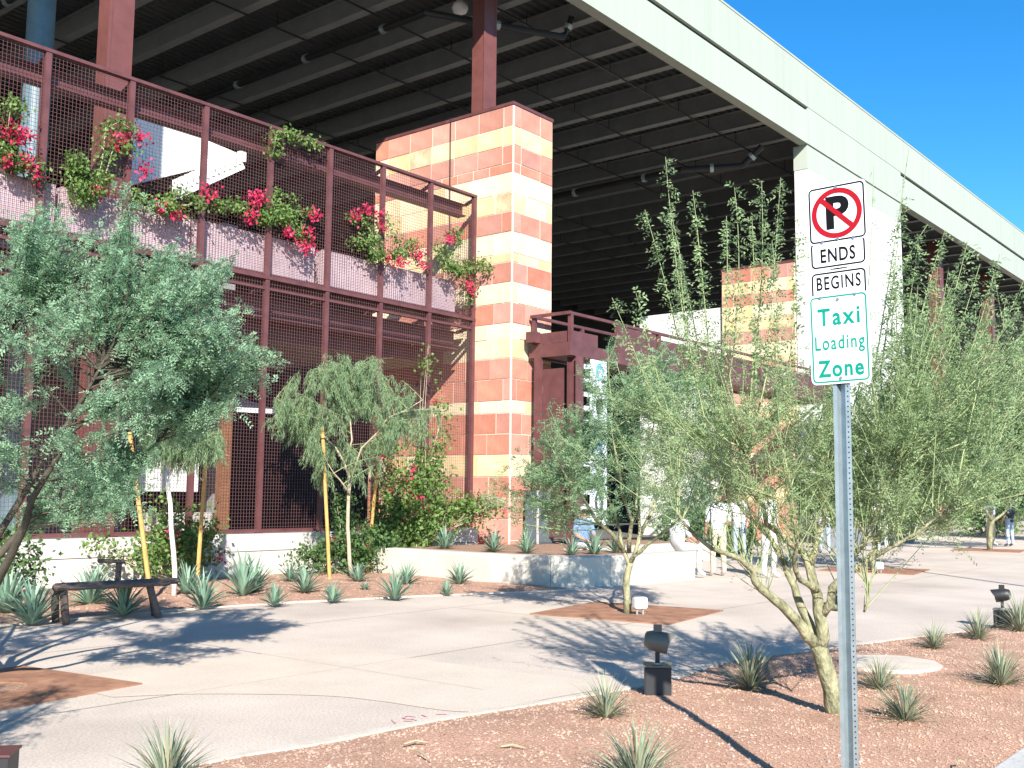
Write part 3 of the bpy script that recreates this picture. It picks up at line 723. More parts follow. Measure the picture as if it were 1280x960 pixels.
# ---- curved seat wall planter
sw_pts = smooth_curve([(14.95, 16.9), (14.9, 15.2), (14.88, 13.4), (14.95, 12.0), (15.3, 11.15), (16.1, 10.75), (17.4, 10.6), (18.8, 10.55)], 6)
def offset(pts, d):
    out = []
    for i, p in enumerate(pts):
        a = Vector(pts[max(i-1, 0)]); b = Vector(pts[min(i+1, len(pts)-1)]); t = (b-a).normalized(); out.append((p[0]-t.y*d, p[1]+t.x*d))
    return out
inn = offset(sw_pts, .42)
swr = thing('seat_wall', 'low curved concrete seat wall with a planter behind it', 'wall', (0, 0, 0))
idx = [0, 13, 22, 30, 36, len(sw_pts)-1]
for a, b in zip(idx[:-1], idx[1:]):
    A_ = sw_pts[a:b+1]; B_ = inn[a:b+1]; n = len(A_); mb = MB()
    def shrink(L): 
        L = [Vector(p) for p in L]; L[0] = L[0]+(L[1]-L[0]).normalized()*.004; L[-1] = L[-1]+(L[-2]-L[-1]).normalized()*.004; return [(p.x, p.y) for p in L]
    A_, B_ = shrink(A_), shrink(B_)
    # bevelled section
    prof = [(0, 0), (0, .505), (.07, .53), (.93, .53), (1, .505), (1, 0)]
    V = []; 
    for p, q in zip(A_, B_):
        for t, zz in prof: V.append((p[0]+(q[0]-p[0])*t, p[1]+(q[1]-p[1])*t, zz))
    k = len(prof); F = [(i*k+j, (i+1)*k+j, (i+1)*k+(j+1) % k, i*k+(j+1) % k) for i in range(n-1) for j in range(k)]
    F += [tuple(range(k)), tuple((n-1)*k+j for j in range(k))[::-1]]
    mb.add(V, F); mb.build('wall_length', 'seatwall', swr)
fill = offset(sw_pts, .40)
poly = fill+[(18.9, 16.2), (15.35, 16.9)]
mb = MB(); mb.add([(x, y, .455) for x, y in poly], [tuple(range(len(poly)))]); tag(mb.build('planter_soil', 'soil'), 'red soil filling the planter behind the seat wall', kind='structure')
mb = MB(); mb.add([(18.38, 10.98, .0), (18.42, 10.98, .0), (18.42, 16.2, .0), (18.38, 16.2, .0), (18.38, 10.98, .47), (18.42, 10.98, .47), (18.42, 16.2, .47), (18.38, 16.2, .47)], [(3, 2, 1, 0), (4, 5, 6, 7), (0, 1, 5, 4), (1, 2, 6, 5), (2, 3, 7, 6), (3, 0, 4, 7)])
# planter continues right behind: low rear walls seen between walkers
tag(MB().box((18.55, 13.2, 0), (24.5, 13.6, .47)).build('rear_planter_wall', 'seatwall'), 'straight low planter wall behind the seated person', 'wall')
tag(MB().box((18.55, 13.6, 0), (24.5, 16.0, .44)).build('rear_planter_soil', 'soil'), 'soil of the rear planter in front of the gallery', kind='structure')
tag(MB().box((33, 13.6, 0), (41, 14.1, .62)).build('far_planter_wall', mat('grey_wall', (.20, .20, .215), .85, .1, 2)), 'grey low wall in the distance behind the standing walkers', 'wall')
tag(MB().box((48, 9.8, 0), (66, 10.2, .55)).build('terracotta_planter_wall', 'redstone'), 'low terracotta planter wall far right behind the trees', 'wall')

# ================================================================== STREET SIGN
post = gnd(1066, 1042); 
ex = (_R0*math.cos(rad(37)) - Vector((FWD.x, FWD.y, 0)).normalized()*math.sin(rad(37))).normalized()
yaw = math.atan2(ex.y, ex.x)
sg = thing('street_sign', 'galvanised post with no parking, ends, begins and taxi loading zone plates', 'street sign', (post.x, post.y, 0), None, yaw)
# U-channel post, open side to the front (local -y)
prof = [(-.043, -.020), (-.024, -.020), (-.017, .016), (.012, .016), (.019, -.020), (.043, -.020), (.043, -.016), (.022, -.016), (.015, .020), (-.020, .020), (-.027, -.016), (-.043, -.016)]
mb = MB(); n = len(prof); H_ = 3.12
mb.add([(x, y, -.3) for x, y in prof]+[(x, y, H_) for x, y in prof], [(i, (i+1) % n, n+(i+1) % n, n+i) for i in range(n)]+[(0, 1, 10, 11)[::-1], (1, 2, 9, 10)[::-1], (2, 3, 8, 9)[::-1], (3, 4, 7, 8)[::-1], (4, 5, 6, 7)[::-1]])
pst = mb.build('post', 'galv', sg)
hb = MB(); z = .05
while z < 3.08:
    for cx in (.031,):
        yy = -.0206; rr = .0042
        ring = [(cx+rr*math.cos(k*math.pi/4), yy, z+rr*math.sin(k*math.pi/4)) for k in range(8)]; hb.add(ring, [tuple(range(8))])
    z += .0254
o = hb.build('punched_hole', 'hole', pst); o['kind'] = 'stuff'
def rrect(w, h, r_, n=6):
    pts = []
    for cx, cz, a0 in ((w/2-r_, h/2-r_, 0), (-w/2+r_, h/2-r_, 90), (-w/2+r_, -h/2+r_, 180), (w/2-r_, -h/2+r_, 270)):
        for k in range(n+1):
            a = rad(a0+90*k/n); pts.append((cx+r_*math.cos(a), cz+r_*math.sin(a)))
    return pts
def text_obj(s, size, m, parent, x, z, y, sx=1.0, bold=0.0, space=1.0):
    cu = bpy.data.curves.new('text', 'FONT'); cu.body = s; cu.size = size; cu.align_x = 'CENTER'; cu.align_y = 'CENTER'; cu.offset = bold; cu.space_character = space; cu.resolution_u = 4
    t = bpy.data.objects.new('text', cu); COL.objects.link(t); bpy.context.view_layer.update()
    me = bpy.data.meshes.new_from_object(t.evaluated_get(bpy.context.evaluated_depsgraph_get()))
    bpy.data.objects.remove(t)
    xs_ = [v.co.x for v in me.vertices]; ys_ = [v.co.y for v in me.vertices]
    cx, cy = (max(xs_)+min(xs_))/2, (max(ys_)+min(ys_))/2
    for v in me.vertices: v.co = Vector(((v.co.x-cx)*sx, 0, v.co.y-cy))
    me.materials.clear(); o = link('lettering', me, m, parent); o.location = (x, y, z); return o
def plate(name, w, h, zc, m_border, y, yb=0.0):
    tilt = rad(-1.2)
    p = MB(); pts = rrect(w, h, .028); n = len(pts)
    p.add([(x, -.001, z) for x, z in pts]+[(x, .0015, z) for x, z in pts], [tuple(range(n)), tuple(range(2*n-1, n-1, -1))]+[(i, n+i, n+(i+1) % n, (i+1) % n) for i in range(n)])
    o = p.build(name, 'signwhite', sg); o.location = (0, y, zc); o.rotation_euler = (0, tilt, 0)
    b = MB(); A_ = rrect(w-.017, h-.017, .024); B_ = rrect(w-.0335, h-.0335, .016); n = len(A_)
    b.add([(x, -.0024, z) for x, z in A_]+[(x, -.0022, z) for x, z in B_], [(i, (i+1) % n, n+(i+1) % n, n+i) for i in range(n)]); b.build('border', m_border, o)
    return o
def bolt(p, x, z):
    mb = MB(); mb.tube([(x, -.001, z), (x, -.007, z)], .008, 8); mb.build('bolt', 'bolt', p)
W12 = .305
zt_ = 2.173+.4572/2
tx = plate('taxi_plate', W12, .457, zt_, 'signgreen', -.030); tag(tx, 'white plate with green words Taxi Loading Zone')
text_obj('Taxi', .122, 'signgreen', tx, 0, .113, -.0024, .86, .0030, 1.22); text_obj('Loading', .100, 'signgreen', tx, 0, -.030, -.0024, .70, .0016, 1.18); text_obj('Zone', .116, 'signgreen', tx, 0, -.150, -.0024, .82, .0034, 1.16)
bolt(tx, 0, .198); bolt(tx, 0, -.2)
bg_ = plate('begins_plate', W12-.01, .152, 2.678, 'signblack', -.026); text_obj('BEGINS', .095, 'signblack', bg_, 0, .012, -.0024, .66, .0014, 1.16)
en_ = plate('ends_plate', W12-.01, .152, 2.838, 'signblack', -.0275); text_obj('ENDS', .098, 'signblack', en_, 0, -.006, -.0024, .70, .0020, 1.12)
np_ = plate('no_parking_plate', W12, .305, 3.045, 'signblack', -.031); tag(np_, 'square plate with red circle and slash over black P')
text_obj('P', .225, 'signblack', np_, .004, .004, -.0024, 1.05, .0085)
rg = MB(); n = 48; R1, R2 = .130, .104
rg.add([(R1*math.cos(2*math.pi*k/n), -.0034, R1*math.sin(2*math.pi*k/n)) for k in range(n)]+[(R2*math.cos(2*math.pi*k/n), -.0034, R2*math.sin(2*math.pi*k/n)) for k in range(n)], [(i, (i+1) % n, n+(i+1) % n, n+i) for i in range(n)])
rg.build('prohibition_ring', 'signred', np_)
sl_ = MB(); d = .107/math.sqrt(2); w_ = .0125/math.sqrt(2)
sl_.add([(-d-w_, -.0036, d-w_), (-d+w_, -.0036, d+w_), (d+w_, -.0036, -d+w_), (d-w_, -.0036, -d-w_)], [(0, 1, 2, 3)[::-1]]); sl_.build('slash', 'signred', np_)
bolt(np_, 0, .132); bolt(np_, 0, -.136)
for p_, xs_2 in ((tx, (-.09, .09)), (np_, (-.08, .08))):
    for xx in xs_2: bolt(p_, xx, .215 if p_ is tx else -.140)

# ================================================================== BENCH, LAMPS, BOXES
bA, bB = gnd(83, 779, .02), gnd(199, 771, .02); bd = (bB-bA); bl = bd.length; byaw = math.atan2(bd.y, bd.x)
be = thing('bench', 'dark weathered timber bench on splayed log legs at left', 'bench', (bA.x, bA.y, .02), None, byaw)
def rough_log(p, q, w, h, seed, seg=10):
    rr = random.Random(seed); p, q = Vector(p), Vector(q); d = (q-p).normalized(); u = Vector((0, 0, 1)) if abs(d.z) < .8 else Vector((0, 1, 0)); r_ = d.cross(u).normalized(); u = r_.cross(d); V = []; n = 8
    for i in range(seg+1):
        c_ = p.lerp(q, i/seg)
        for k in range(n):
            a = 2*math.pi*(k+.5)/n; f = 1+rr.uniform(-.10, .10); V.append(c_+r_*math.cos(a)*w*f*.54+u*math.sin(a)*h*f*.54)
    F = [(i*n+k, i*n+(k+1) % n, (i+1)*n+(k+1) % n, (i+1)*n+k) for i in range(seg) for k in range(n)]+[tuple(range(n-1, -1, -1)), tuple(seg*n+k for k in range(n))]
    return MB().add(V, F)
sz = .42
rough_log((-.14, .06, sz), (bl+.12, .06, sz), .19, .075, 1).build('seat_log', 'darkwood', be, True); rough_log((-.06, .26, sz), (bl+.32, .26, sz), .18, .075, 2).build('seat_log', 'darkwood', be, True)
for x0, x1, y0, s in ((0, -.04, .02, 3), (-.02, -.06, .32, 4), (bl, bl-.12, .02, 5), (bl+.08, bl-.02, .32, 6)):
    rough_log((x0, y0, -.01), (x1, y0+(.03 if y0 < .2 else -.03), sz-.03), .085, .08, s, 5).build('leg', 'darkwood', be, True)
rough_log((bl*.62, .3, sz+.03), (bl*.62, .3, sz+.27), .07, .07, 7, 4).build('arm_post', 'darkwood', be, True); rough_log((bl*.62-.26, .29, sz+.29), (bl*.62+.06, .29, sz+.27), .09, .05, 8, 4).build('arm_rest', 'darkwood', be, True)

def spot_lamp(px, py, label, s=1.0, rz=0.0, z=.03, tilt=rad(-10), hm='lampbody'):
    p = gnd(px, py, z); r = thing('ground_spotlight', label, 'spotlight', (p.x, p.y, z), 'spotlights in the gravel bed', rz)
    bm = bmesh.new(); bmesh.ops.create_cube(bm, size=1)
    for v in bm.verts: v.co = Vector((v.co.x*.21*s, v.co.y*.21*s, (v.co.z+.5)*.255*s-.03))
    bmesh.ops.bevel(bm, geom=bm.edges[:], offset=.008, segments=2, affect='EDGES'); me = bpy.data.meshes.new('base_box'); bm.to_mesh(me); bm.free(); link('base_box', me, 'lampbox', r)
    MB().box((-.112*s, -.112*s, .226*s), (.112*s, .112*s, .238*s)).build('lid', 'lampbody', r)
    MB().tube([(0, 0, .238*s), (0, 0, .35*s)], .019*s, 10).build('stem', 'lampbox', r); MB().tube([(0, 0, .238*s), (0, 0, .25*s)], .04*s, 12).build('stem_flange', 'bolt', r)
    # bullet head pointing along +x, with hood
    n = 18; prof = [(-.105, .045), (-.095, .062), (-.05, .078), (.03, .084), (.085, .086)]
    ct, st = math.cos(tilt), math.sin(tilt); V = []
    for x, rr in prof:
        for k in range(n):
            a = 2*math.pi*k/n; y_, z_ = rr*math.cos(a), rr*math.sin(a)
            x2 = x+(.045 if (x > .08 and z_ > 0) else 0)*z_/.086
            V.append(((x2*ct-z_*st)*s, y_*s, (x2*st+z_*ct)*s+.415*s))
    F = [(i*n+k, (i+1)*n+k, (i+1)*n+(k+1) % n, i*n+(k+1) % n)[::-1] for i in range(len(prof)-1) for k in range(n)]+[tuple(range(n))[::-1]]
    hd = MB().add(V, F).build('head', hm, r, True)
    V = []
    for k in range(n):
        a = 2*math.pi*k/n; x, y_, z_ = .072, .08*math.cos(a), .08*math.sin(a); V.append(((x*ct-z_*st)*s, y_*s, (x*st+z_*ct)*s+.415*s))
    MB().add(V, [tuple(range(n))]).build('lens', 'glass', hd)
    MB().box((-.03*s, -.035*s, .49*s), (.035*s, .035*s, .545*s)).build('junction_knob', hm, r); MB().box((-.034*s, -.04*s, .478*s), (.038*s, .04*s, .492*s)).build('knob_gasket', 'lampbox', r)
    return r
spot_lamp(822, 868, 'spotlight on a black box at the pavement edge, left of the near tree', 1.0, HEAD-rad(95))
spot_lamp(1254, 784, 'black spotlight at the right edge of the picture', .95, HEAD+rad(60), hm='lampbox')
q = at(-9, 938, 5.56); r = thing('ground_box', 'black fitting box cut off by the lower left corner', 'box', (q.x, q.y, 0), None, HEAD-rad(80))
MB().box((-.105, -.105, 0), (.105, .105, .225)).build('body', 'lampbox', r); MB().box((-.115, -.115, .226), (.115, .115, .238)).build('lid', 'maroon', r)
ub = gnd(800, 768, .016); r = thing('utility_box', 'small white utility box beside the slender tree trunk', 'utility box', (ub.x, ub.y, .016), 'white boxes beside tree trunks', HEAD-rad(70))
def ubox(r):
    bm = bmesh.new(); bmesh.ops.create_cube(bm, size=1)
    for v in bm.verts: v.co = Vector((v.co.x*.19, v.co.y*.11, v.co.z*.15+.155))
    bmesh.ops.bevel(bm, geom=bm.edges[:], offset=.015, segments=2, affect='EDGES'); me = bpy.data.meshes.new('body'); bm.to_mesh(me); bm.free(); link('body', me, 'box', r)
    for x in (-.045, .045): MB().tube([(x, 0, 0), (x, 0, .085)], .016, 8).build('stub', 'greycol', r)
ubox(r)
ub = gnd(1099, 716, .016); r = thing('utility_box', 'small white utility box right of the sign post', 'utility box', (ub.x, ub.y, .016), 'white boxes beside tree trunks', HEAD-rad(70)); ubox(r)
# street lamp beyond the right edge whose pole shadow crosses the pavement
lb = CAM + _R0*10.2 + Vector((math.cos(HEAD), math.sin(HEAD), 0))*16.4; r = thing('street_lamp', 'slim street lamp pole outside the right edge', 'street lamp', (lb.x, lb.y, 0))
MB().tube([(0, 0, 0), (0, 0, 6.2)], [.06, .04], 12).build('pole', 'maroon', r); MB().tube([(0, 0, 0), (0, 0, .3)], .11, 12).build('base', 'maroon', r); MB().box((-.12, -.12, 6.2), (.55, .12, 6.32)).build('lamp_head', 'maroon', r)

# ================================================================== TREES
def bez(a, c, b, n):
    return [a*(1-t)**2+c*2*t*(1-t)+b*t*t for t in np.linspace(0, 1, n)]
class Leaves:
    def __init__(s): s.P, s.A, s.L, s.W = [], [], [], []
    def add(s, p, a, l, w): s.P.append(p); s.A.append(a); s.L.append(l); s.W.append(w)
def pinnate(P, A, L, W, rng, pairs):
    """turn each leaf into a feather: leaflets in pairs along a drooping stalk"""
    n = len(P); A = unit(A); up = np.tile(np.array((0, 0, 1.0)), (n, 1))+rng.normal(size=(n, 3))*.55
    S = unit(np.cross(A, up)); N = np.cross(S, A); out = [[], [], [], [], []]
    for i in range(pairs):
        t = (i+.6)/pairs; p = P+A*(L*t)[:, None]-np.array((0, 0, 1.0))*(L*.35*t*t)[:, None]
        for sg_ in (-1, 1):
            a = A*.55+S*sg_*.85+rng.normal(size=(n, 3))*.22; out[0].append(p); out[1].append(a); out[2].append(W*2.0*(1.1-.5*abs(t-.45))); out[3].append(W*.85); out[4].append(S*.3*sg_-A*.8+N*.1*rng.normal(size=(n, 1)))
    return [np.concatenate(o) for o in out]
def leafy(path, lv, rng, start, step, n, L, W, droop, spread=1.0, off=.012):
    """put leaves along a path (list of np points)"""
    P_ = np.array(path); seg = np.linalg.norm(np.diff(P_, axis=0), axis=1); cum = np.concatenate([[0], np.cumsum(seg)])
    d = start*cum[-1]
    while d < cum[-1]:
        i = min(np.searchsorted(cum, d, 'right')-1, len(seg)-1); t = (d-cum[i])/max(seg[i], 1e-6)
        p = P_[i]*(1-t)+P_[i+1]*t; ax = (P_[i+1]-P_[i])/max(seg[i], 1e-6)
        for k in range(n):
            side = rng.normal(size=3)*spread; a = ax*.45+side*.6; a[2] -= droop*(.5+rng.random())
            f = .65+.7*rng.random(); lv.add(p+rng.normal(size=3)*off, a, L*f, W*f)
        d += step*(.6+.8*rng.random())
def finish_tree(root, wood, twigs, lv, bark, twigm, leafm, rng, fold=.15, pairs=0):
    wood.build('trunk', bark, root, True)
    if twigs.v: twigs.build('twigs', twigm, root, True)
    if lv.P:
        P_, A_, L2, W2 = np.array(lv.P), np.array(lv.A), np.array(lv.L), np.array(lv.W); S_ = None
        if pairs: P_, A_, L2, W2, S_ = pinnate(P_, A_, L2, W2, rng, pairs)
        link('crown', leaf_mesh('crown', P_, A_, L2, W2, rng, S=S_, fold=fold), leafm, root)
def limb_radii(n, a, b): return [a+(b-a)*(i/(n-1))**.8 for i in range(n)]
def near_attach(nodes, T, rng, minz=0.0):
    best, bd = None, 1e9
    for p in nodes:
        d = np.linalg.norm(T-p)*(1+.35*rng.random()) + (1.2 if p[2] > T[2]-.1 else 0)
        if d < bd: best, bd = p, d
    return best
def densify(path, k=4):
    out = []
    for a, b in zip(path[:-1], path[1:]): out += [a+(b-a)*i/k for i in range(k)]
    return out+[path[-1]]
def crooked(path, rng, amp):
    P_ = [np.array(p) for p in path]; out = [P_[0]]
    for a, b in zip(P_[:-1], P_[1:]):
        L_ = np.linalg.norm(b-a); out.append((a+b)/2+rng.normal(size=3)*amp*L_); out.append(b)
    return out

# ---- the near palo verde behind the sign post
rng = np.random.default_rng(11)
base = gnd(1046, 893, .03); T0 = depth(base)
root = thing('palo_verde_tree', 'near multi-stemmed palo verde with yellow-green bark right behind the sign post', 'tree', base)
loc = lambda px, py, dt=0.0: vec(at(px, py, T0+dt)-base)
wood, twigs, lv = MB(), MB(), Leaves()
limbs = [
    ([(1047, 900, 0), (1040, 862, 0), (1028, 822, 0), (1022, 805, 0)], .070, .060),
    ([(1022, 806, 0), (1003, 784, -.03), (978, 757, -.08), (962, 744, -.1), (944, 727, -.14), (941, 712, -.16), (926, 699, -.2), (890, 686, -.3), (868, 668, -.36), (846, 640, -.42)], .048, .009),
    ([(1022, 808, 0), (1012, 780, .08), (996, 745, .16), (985, 718, .22), (972, 690, .3), (955, 665, .4), (930, 640, .5), (900, 610, .6)], .042, .009),
    ([(1024, 812, 0), (1027, 780, -.02), (1022, 745, .0), (1012, 708, .04), (1003, 690, .06), (980, 672, .0), (958, 655, -.08), (940, 615, -.15), (932, 560, -.2)], .054, .009),
    ([(1012, 708, .04), (1020, 672, .1), (1030, 630, .2), (1038, 580, .3)], .032, .008),
    ([(1026, 770, -.01), (1040, 735, -.1), (1056, 722, -.16), (1078, 705, -.25), (1110, 686, -.35), (1148, 665, -.45), (1200, 630, -.6)], .036, .007),
    ([(1025, 760, .0), (1045, 760, .15), (1053, 725, .3), (1070, 690, .42), (1100, 650, .55), (1140, 600, .7)], .036, .008),
    ([(1022, 740, .0), (1000, 725, -.15), (992, 700, -.28), (990, 650, -.4), (985, 590, -.5)], .026, .007),
    ([(1056, 722, -.16), (1078, 680, -.2), (1100, 630, -.3), (1120, 570, -.35)], .024, .006),
    ([(1078, 705, -.25), (1085, 740, -.3), (1080, 765, -.3)], .020, .008),
]
nodes = []
for pts, r0, r1 in limbs:
    P_ = crooked([loc(*p) for p in pts], rng, .05); wood.tube(P_, limb_radii(len(P_), r0, r1), 9)
    D = densify(P_, 3); nodes += D[len(D)//3:] if r0 < .065 else []
# burls on the bark
for pts, r0, r1 in limbs[1:4]:
    for k in (2, 4, 5):
        p = loc(*pts[min(k, len(pts)-1)]); d = rng.normal(size=3); d /= np.linalg.norm(d); rr = r0*.62
        wood.tube([p, p+d*rr*.8, p+d*rr*1.25], [rr*.9, rr*.72, rr*.2], 7)
targets = []
def region(n, x0, x1, ytop, ybot, dt0, dt1):
    for _ in range(n):
        x = x0+(x1-x0)*rng.random(); t = (x-x0)/(x1-x0)
        yt, yb = np.interp(t, [0, .25, .5, .75, 1], ytop), np.interp(t, [0, .25, .5, .75, 1], ybot)
        targets.append(loc(x, yt+(yb-yt)*rng.random()**.9, dt0+(dt1-dt0)*rng.random()))
region(48, 790, 1060, (500, 420, 390, 380, 390), (610, 620, 630, 620, 600), -.8, 1.0)
region(72, 1040, 1340, (400, 400, 380, 370, 370), (600, 640, 655, 645, 600), -1.0, 1.1)
region(26, 1110, 1340, (330, 350, 370, 370, 350), (470, 480, 470, 460, 450), -.6, 1.0)
hub = loc(1030, 715)
for T in targets:
    # long, nearly straight shoots fanning from the limbs nearest the middle of the tree
    best = None
    for p in nodes:
        u, v = p-hub, T-hub; al = np.dot(u, v)/(np.linalg.norm(u)*np.linalg.norm(v)+1e-6); c2 = np.linalg.norm(T-p)*.5+(1-al)*.9+rng.random()*.35+(2 if p[2] > T[2]-.15 else 0)
        if best is None or c2 < best[0]: best = (c2, p)
    a = best[1]; d = np.linalg.norm(T-a)
    c_ = a+(T-a)*.5+np.array([0, 0, -.05*d])+rng.normal(size=3)*.05*d
    path = bez(a, c_, T, 8); r0 = .0035+.004*d
    twigs.tube(path, [r0*(1-.8*i/7) for i in range(8)], 4, False)
    leafy(path, lv, rng, .28, .034, 2, .064, .0094, .2, 1.0, .012)
    for k in range(6):
        i = 1+int(rng.random()*6); p = path[i]; dr = (T-a)/max(d, .1)*1.0+rng.normal(size=3)*.45; dr[2] += .1; dr /= np.linalg.norm(dr)
        L_ = .16+.36*rng.random(); q = bez(p, p+dr*L_*.5+rng.normal(size=3)*.025, p+dr*L_, 4)
        twigs.tube(q, [.0026, .002, .0015, .001], 3, False); leafy(q, lv, rng, .1, .036, 2, .060, .0094, .2, 1.0, .012)
# long upright leafy whips
whips = [(832, 196, 868, 480), (806, 262, 862, 500), (838, 262, 880, 470), (866, 238, 890, 480), (850, 330, 880, 520), (918, 234, 912, 470), (908, 270, 900, 500), (952, 226, 940, 470), (976, 222, 958, 470), (940, 270, 945, 500), (965, 300, 970, 520), (1000, 285, 985, 520),
         (1092, 208, 1075, 480), (1136, 186, 1090, 480), (1128, 250, 1100, 470), (1160, 280, 1120, 470), (1148, 300, 1110, 480), (1182, 286, 1130, 500), (1210, 300, 1150, 500), (1225, 330, 1170, 500), (1250, 318, 1190, 520), (1280, 350, 1210, 520), (1300, 380, 1230, 540), (765, 372, 840, 560), (795, 366, 850, 560), (1195, 345, 1140, 520), (1165, 350, 1120, 520), (1240, 395, 1180, 540), (1265, 420, 1190, 560)]
for x1, y1, x0, y0 in whips:
    dt = rnd(rng, -.45, .6); A_ = loc(x0, y0, dt*.6); B_ = loc(x1, y1, dt); a = near_attach(nodes, A_, rng)
    low = bez(a, (a+A_)/2+np.array([0, 0, -.1]), A_, 6); hi = bez(A_, (A_+B_)/2+rng.normal(size=3)*.05, B_, 10)
    twigs.tube(low+hi[1:], limb_radii(15, .009, .002), 4, False)
    thin = x1 in (1092, 1136)
    leafy(hi, lv, rng, .0, .045 if not thin else .08, 3 if not thin else 1, .070 if not thin else .05, .0150 if not thin else .008, .8, .9, .008)
    leafy(low, lv, rng, .3, .045, 2, .06, .009, .3)
for n_ in range(210):                                       # bare fine twigs through the crown
    p = nodes[int(rng.random()*len(nodes))]; dr = rng.normal(size=3)*.7; dr[2] = abs(dr[2])+.8; dr /= np.linalg.norm(dr); L_ = .4+.9*rng.random(); q = bez(p, p+dr*L_*.5+rng.normal(size=3)*.05, p+dr*L_, 5)
    twigs.tube(q, [.005, .004, .003, .002, .001], 3, False); leafy(q, lv, rng, .3, .05, 1, .055, .008, .3)
finish_tree(root, wood, twigs, lv, 'bark_green', 'twig_green', 'leaf_palo', rng, pairs=3)

# ---- generic small plaza tree
def plaza_tree(name, label, base, trunk, limbs, targets, seed, bark, leafm, leaf=(.03, .013), step=.035, nleaf=3, r0=.08, subs=5, twl=(.2, .45), droop=.3, hang=0.0, twigm='twig_green', group=None, pairs=0, align=.8):
    """trunk: list of local points; limbs: lists of local points starting on the trunk; targets: local crown points"""
    rng = np.random.default_rng(seed); root = thing(name, label, 'tree', base, group); wood, twigs, lv = MB(), MB(), Leaves(); nodes = []
    P_ = crooked(trunk, rng, .03); wood.tube(P_, limb_radii(len(P_), r0, r0*.75), 9)
    for L in limbs:
        Q = crooked(L, rng, .06); wood.tube(Q, limb_radii(len(Q), r0*.62, r0*.13), 7); D = densify(Q, 3); nodes += D[len(D)//4:]
    for T in targets:
        a = near_attach(nodes, T, rng); d = np.linalg.norm(T-a); c_ = a+(T-a)*.5+rng.normal(size=3)*.08*d+np.array([0, 0, .06*d if hang else -.05*d])
        path = bez(a, c_, T, 6); rr = .004+.006*d; twigs.tube(path, [rr*(1-.14*i) for i in range(6)], 4, False)
        leafy(path, lv, rng, .3, step, nleaf, leaf[0], leaf[1], droop, 1.0, .02)
        for k in range(subs):
            p = path[2+int(rng.random()*4)]; dr = rng.normal(size=3)+(T-a)/max(d, .1)*align
            if hang: dr = np.array([rng.normal()*.25, rng.normal()*.25, -1.0]); L_ = hang*(.4+.9*rng.random())
            else: dr[2] += .15; L_ = rnd(rng, *twl)
            dr /= np.linalg.norm(dr); q = bez(p, p+dr*L_*.5+rng.normal(size=3)*.04, p+dr*L_, 4); twigs.tube(q, [.003, .0025, .002, .001], 3, False)
            leafy(q, lv, rng, .05, step, nleaf, leaf[0], leaf[1], droop, 1.0 if not hang else .5, .016)
    finish_tree(root, wood, twigs, lv, bark, twigm, leafm, rng, pairs=pairs); return root
def px_targets(base, n, poly, dt, seed, bias=1.0):
    """crown points inside a pixel polygon, spread in depth"""
    rng = np.random.default_rng(seed); T = depth(base); out = []
    xs_ = [p[0] for p in poly]; ys_ = [p[1] for p in poly]
    def inside(x, y):
        c_ = False; j = len(poly)-1
        for i in range(len(poly)):
            if (poly[i][1] > y) != (poly[j][1] > y) and x < (poly[j][0]-poly[i][0])*(y-poly[i][1])/(poly[j][1]-poly[i][1])+poly[i][0]: c_ = not c_
            j = i
        return c_
    while len(out) < n:
        x, y = rnd(rng, min(xs_), max(xs_)), rnd(rng, min(ys_), max(ys_))
        if inside(x, y): out.append(vec(at(x, y, T+rnd(rng, -dt, dt))-base))
    return out
def L_(base, pts): T = depth(base); return [vec(at(x, y, T+d)-base) for x, y, d in pts]

# slender tree before the seat wall
b = gnd(786, 767, .0)
tr = L_(b, [(785, 770, 0), (784, 745, 0), (783, 722, 0), (788, 703, 0)])
lim = [L_(b, p) for p in ([(788, 704, 0), (800, 690, -.05), (822, 672, -.15), (842, 655, -.25), (868, 630, -.4), (890, 600, -.5)], [(786, 706, 0), (780, 690, .05), (775, 665, .15), (768, 640, .25), (752, 600, .4), (730, 560, .5)],
       [(788, 703, 0), (797, 680, .1), (800, 660, .2), (795, 630, .3), (800, 580, .4), (820, 520, .5)], [(786, 690, 0), (790, 650, -.15), (778, 620, -.3), (770, 570, -.5), (765, 500, -.6)], [(797, 680, .1), (815, 640, .5), (840, 590, .9), (860, 540, 1.1)], [(780, 690, .05), (745, 650, -.3), (710, 600, -.6), (690, 560, -.7)])]
tg = px_targets(b, 170, [(668, 560), (700, 500), (735, 460), (780, 420), (830, 430), (880, 470), (905, 540), (900, 620), (850, 650), (790, 645), (735, 640), (690, 620)], 1.2, 21) + px_targets(b, 26, [(600, 640), (620, 590), (680, 540), (700, 570), (690, 640), (640, 660)], .5, 22)
plaza_tree('slender_plaza_tree', 'slender pale-barked tree with open blue-green crown in front of the seat wall', b, tr, lim, tg, 31, 'bark_green', 'leaf_mid', (.10, .0155), .055, 2, .058, 4, (.18, .42), .2, pairs=4, group='trees in the plaza grates')
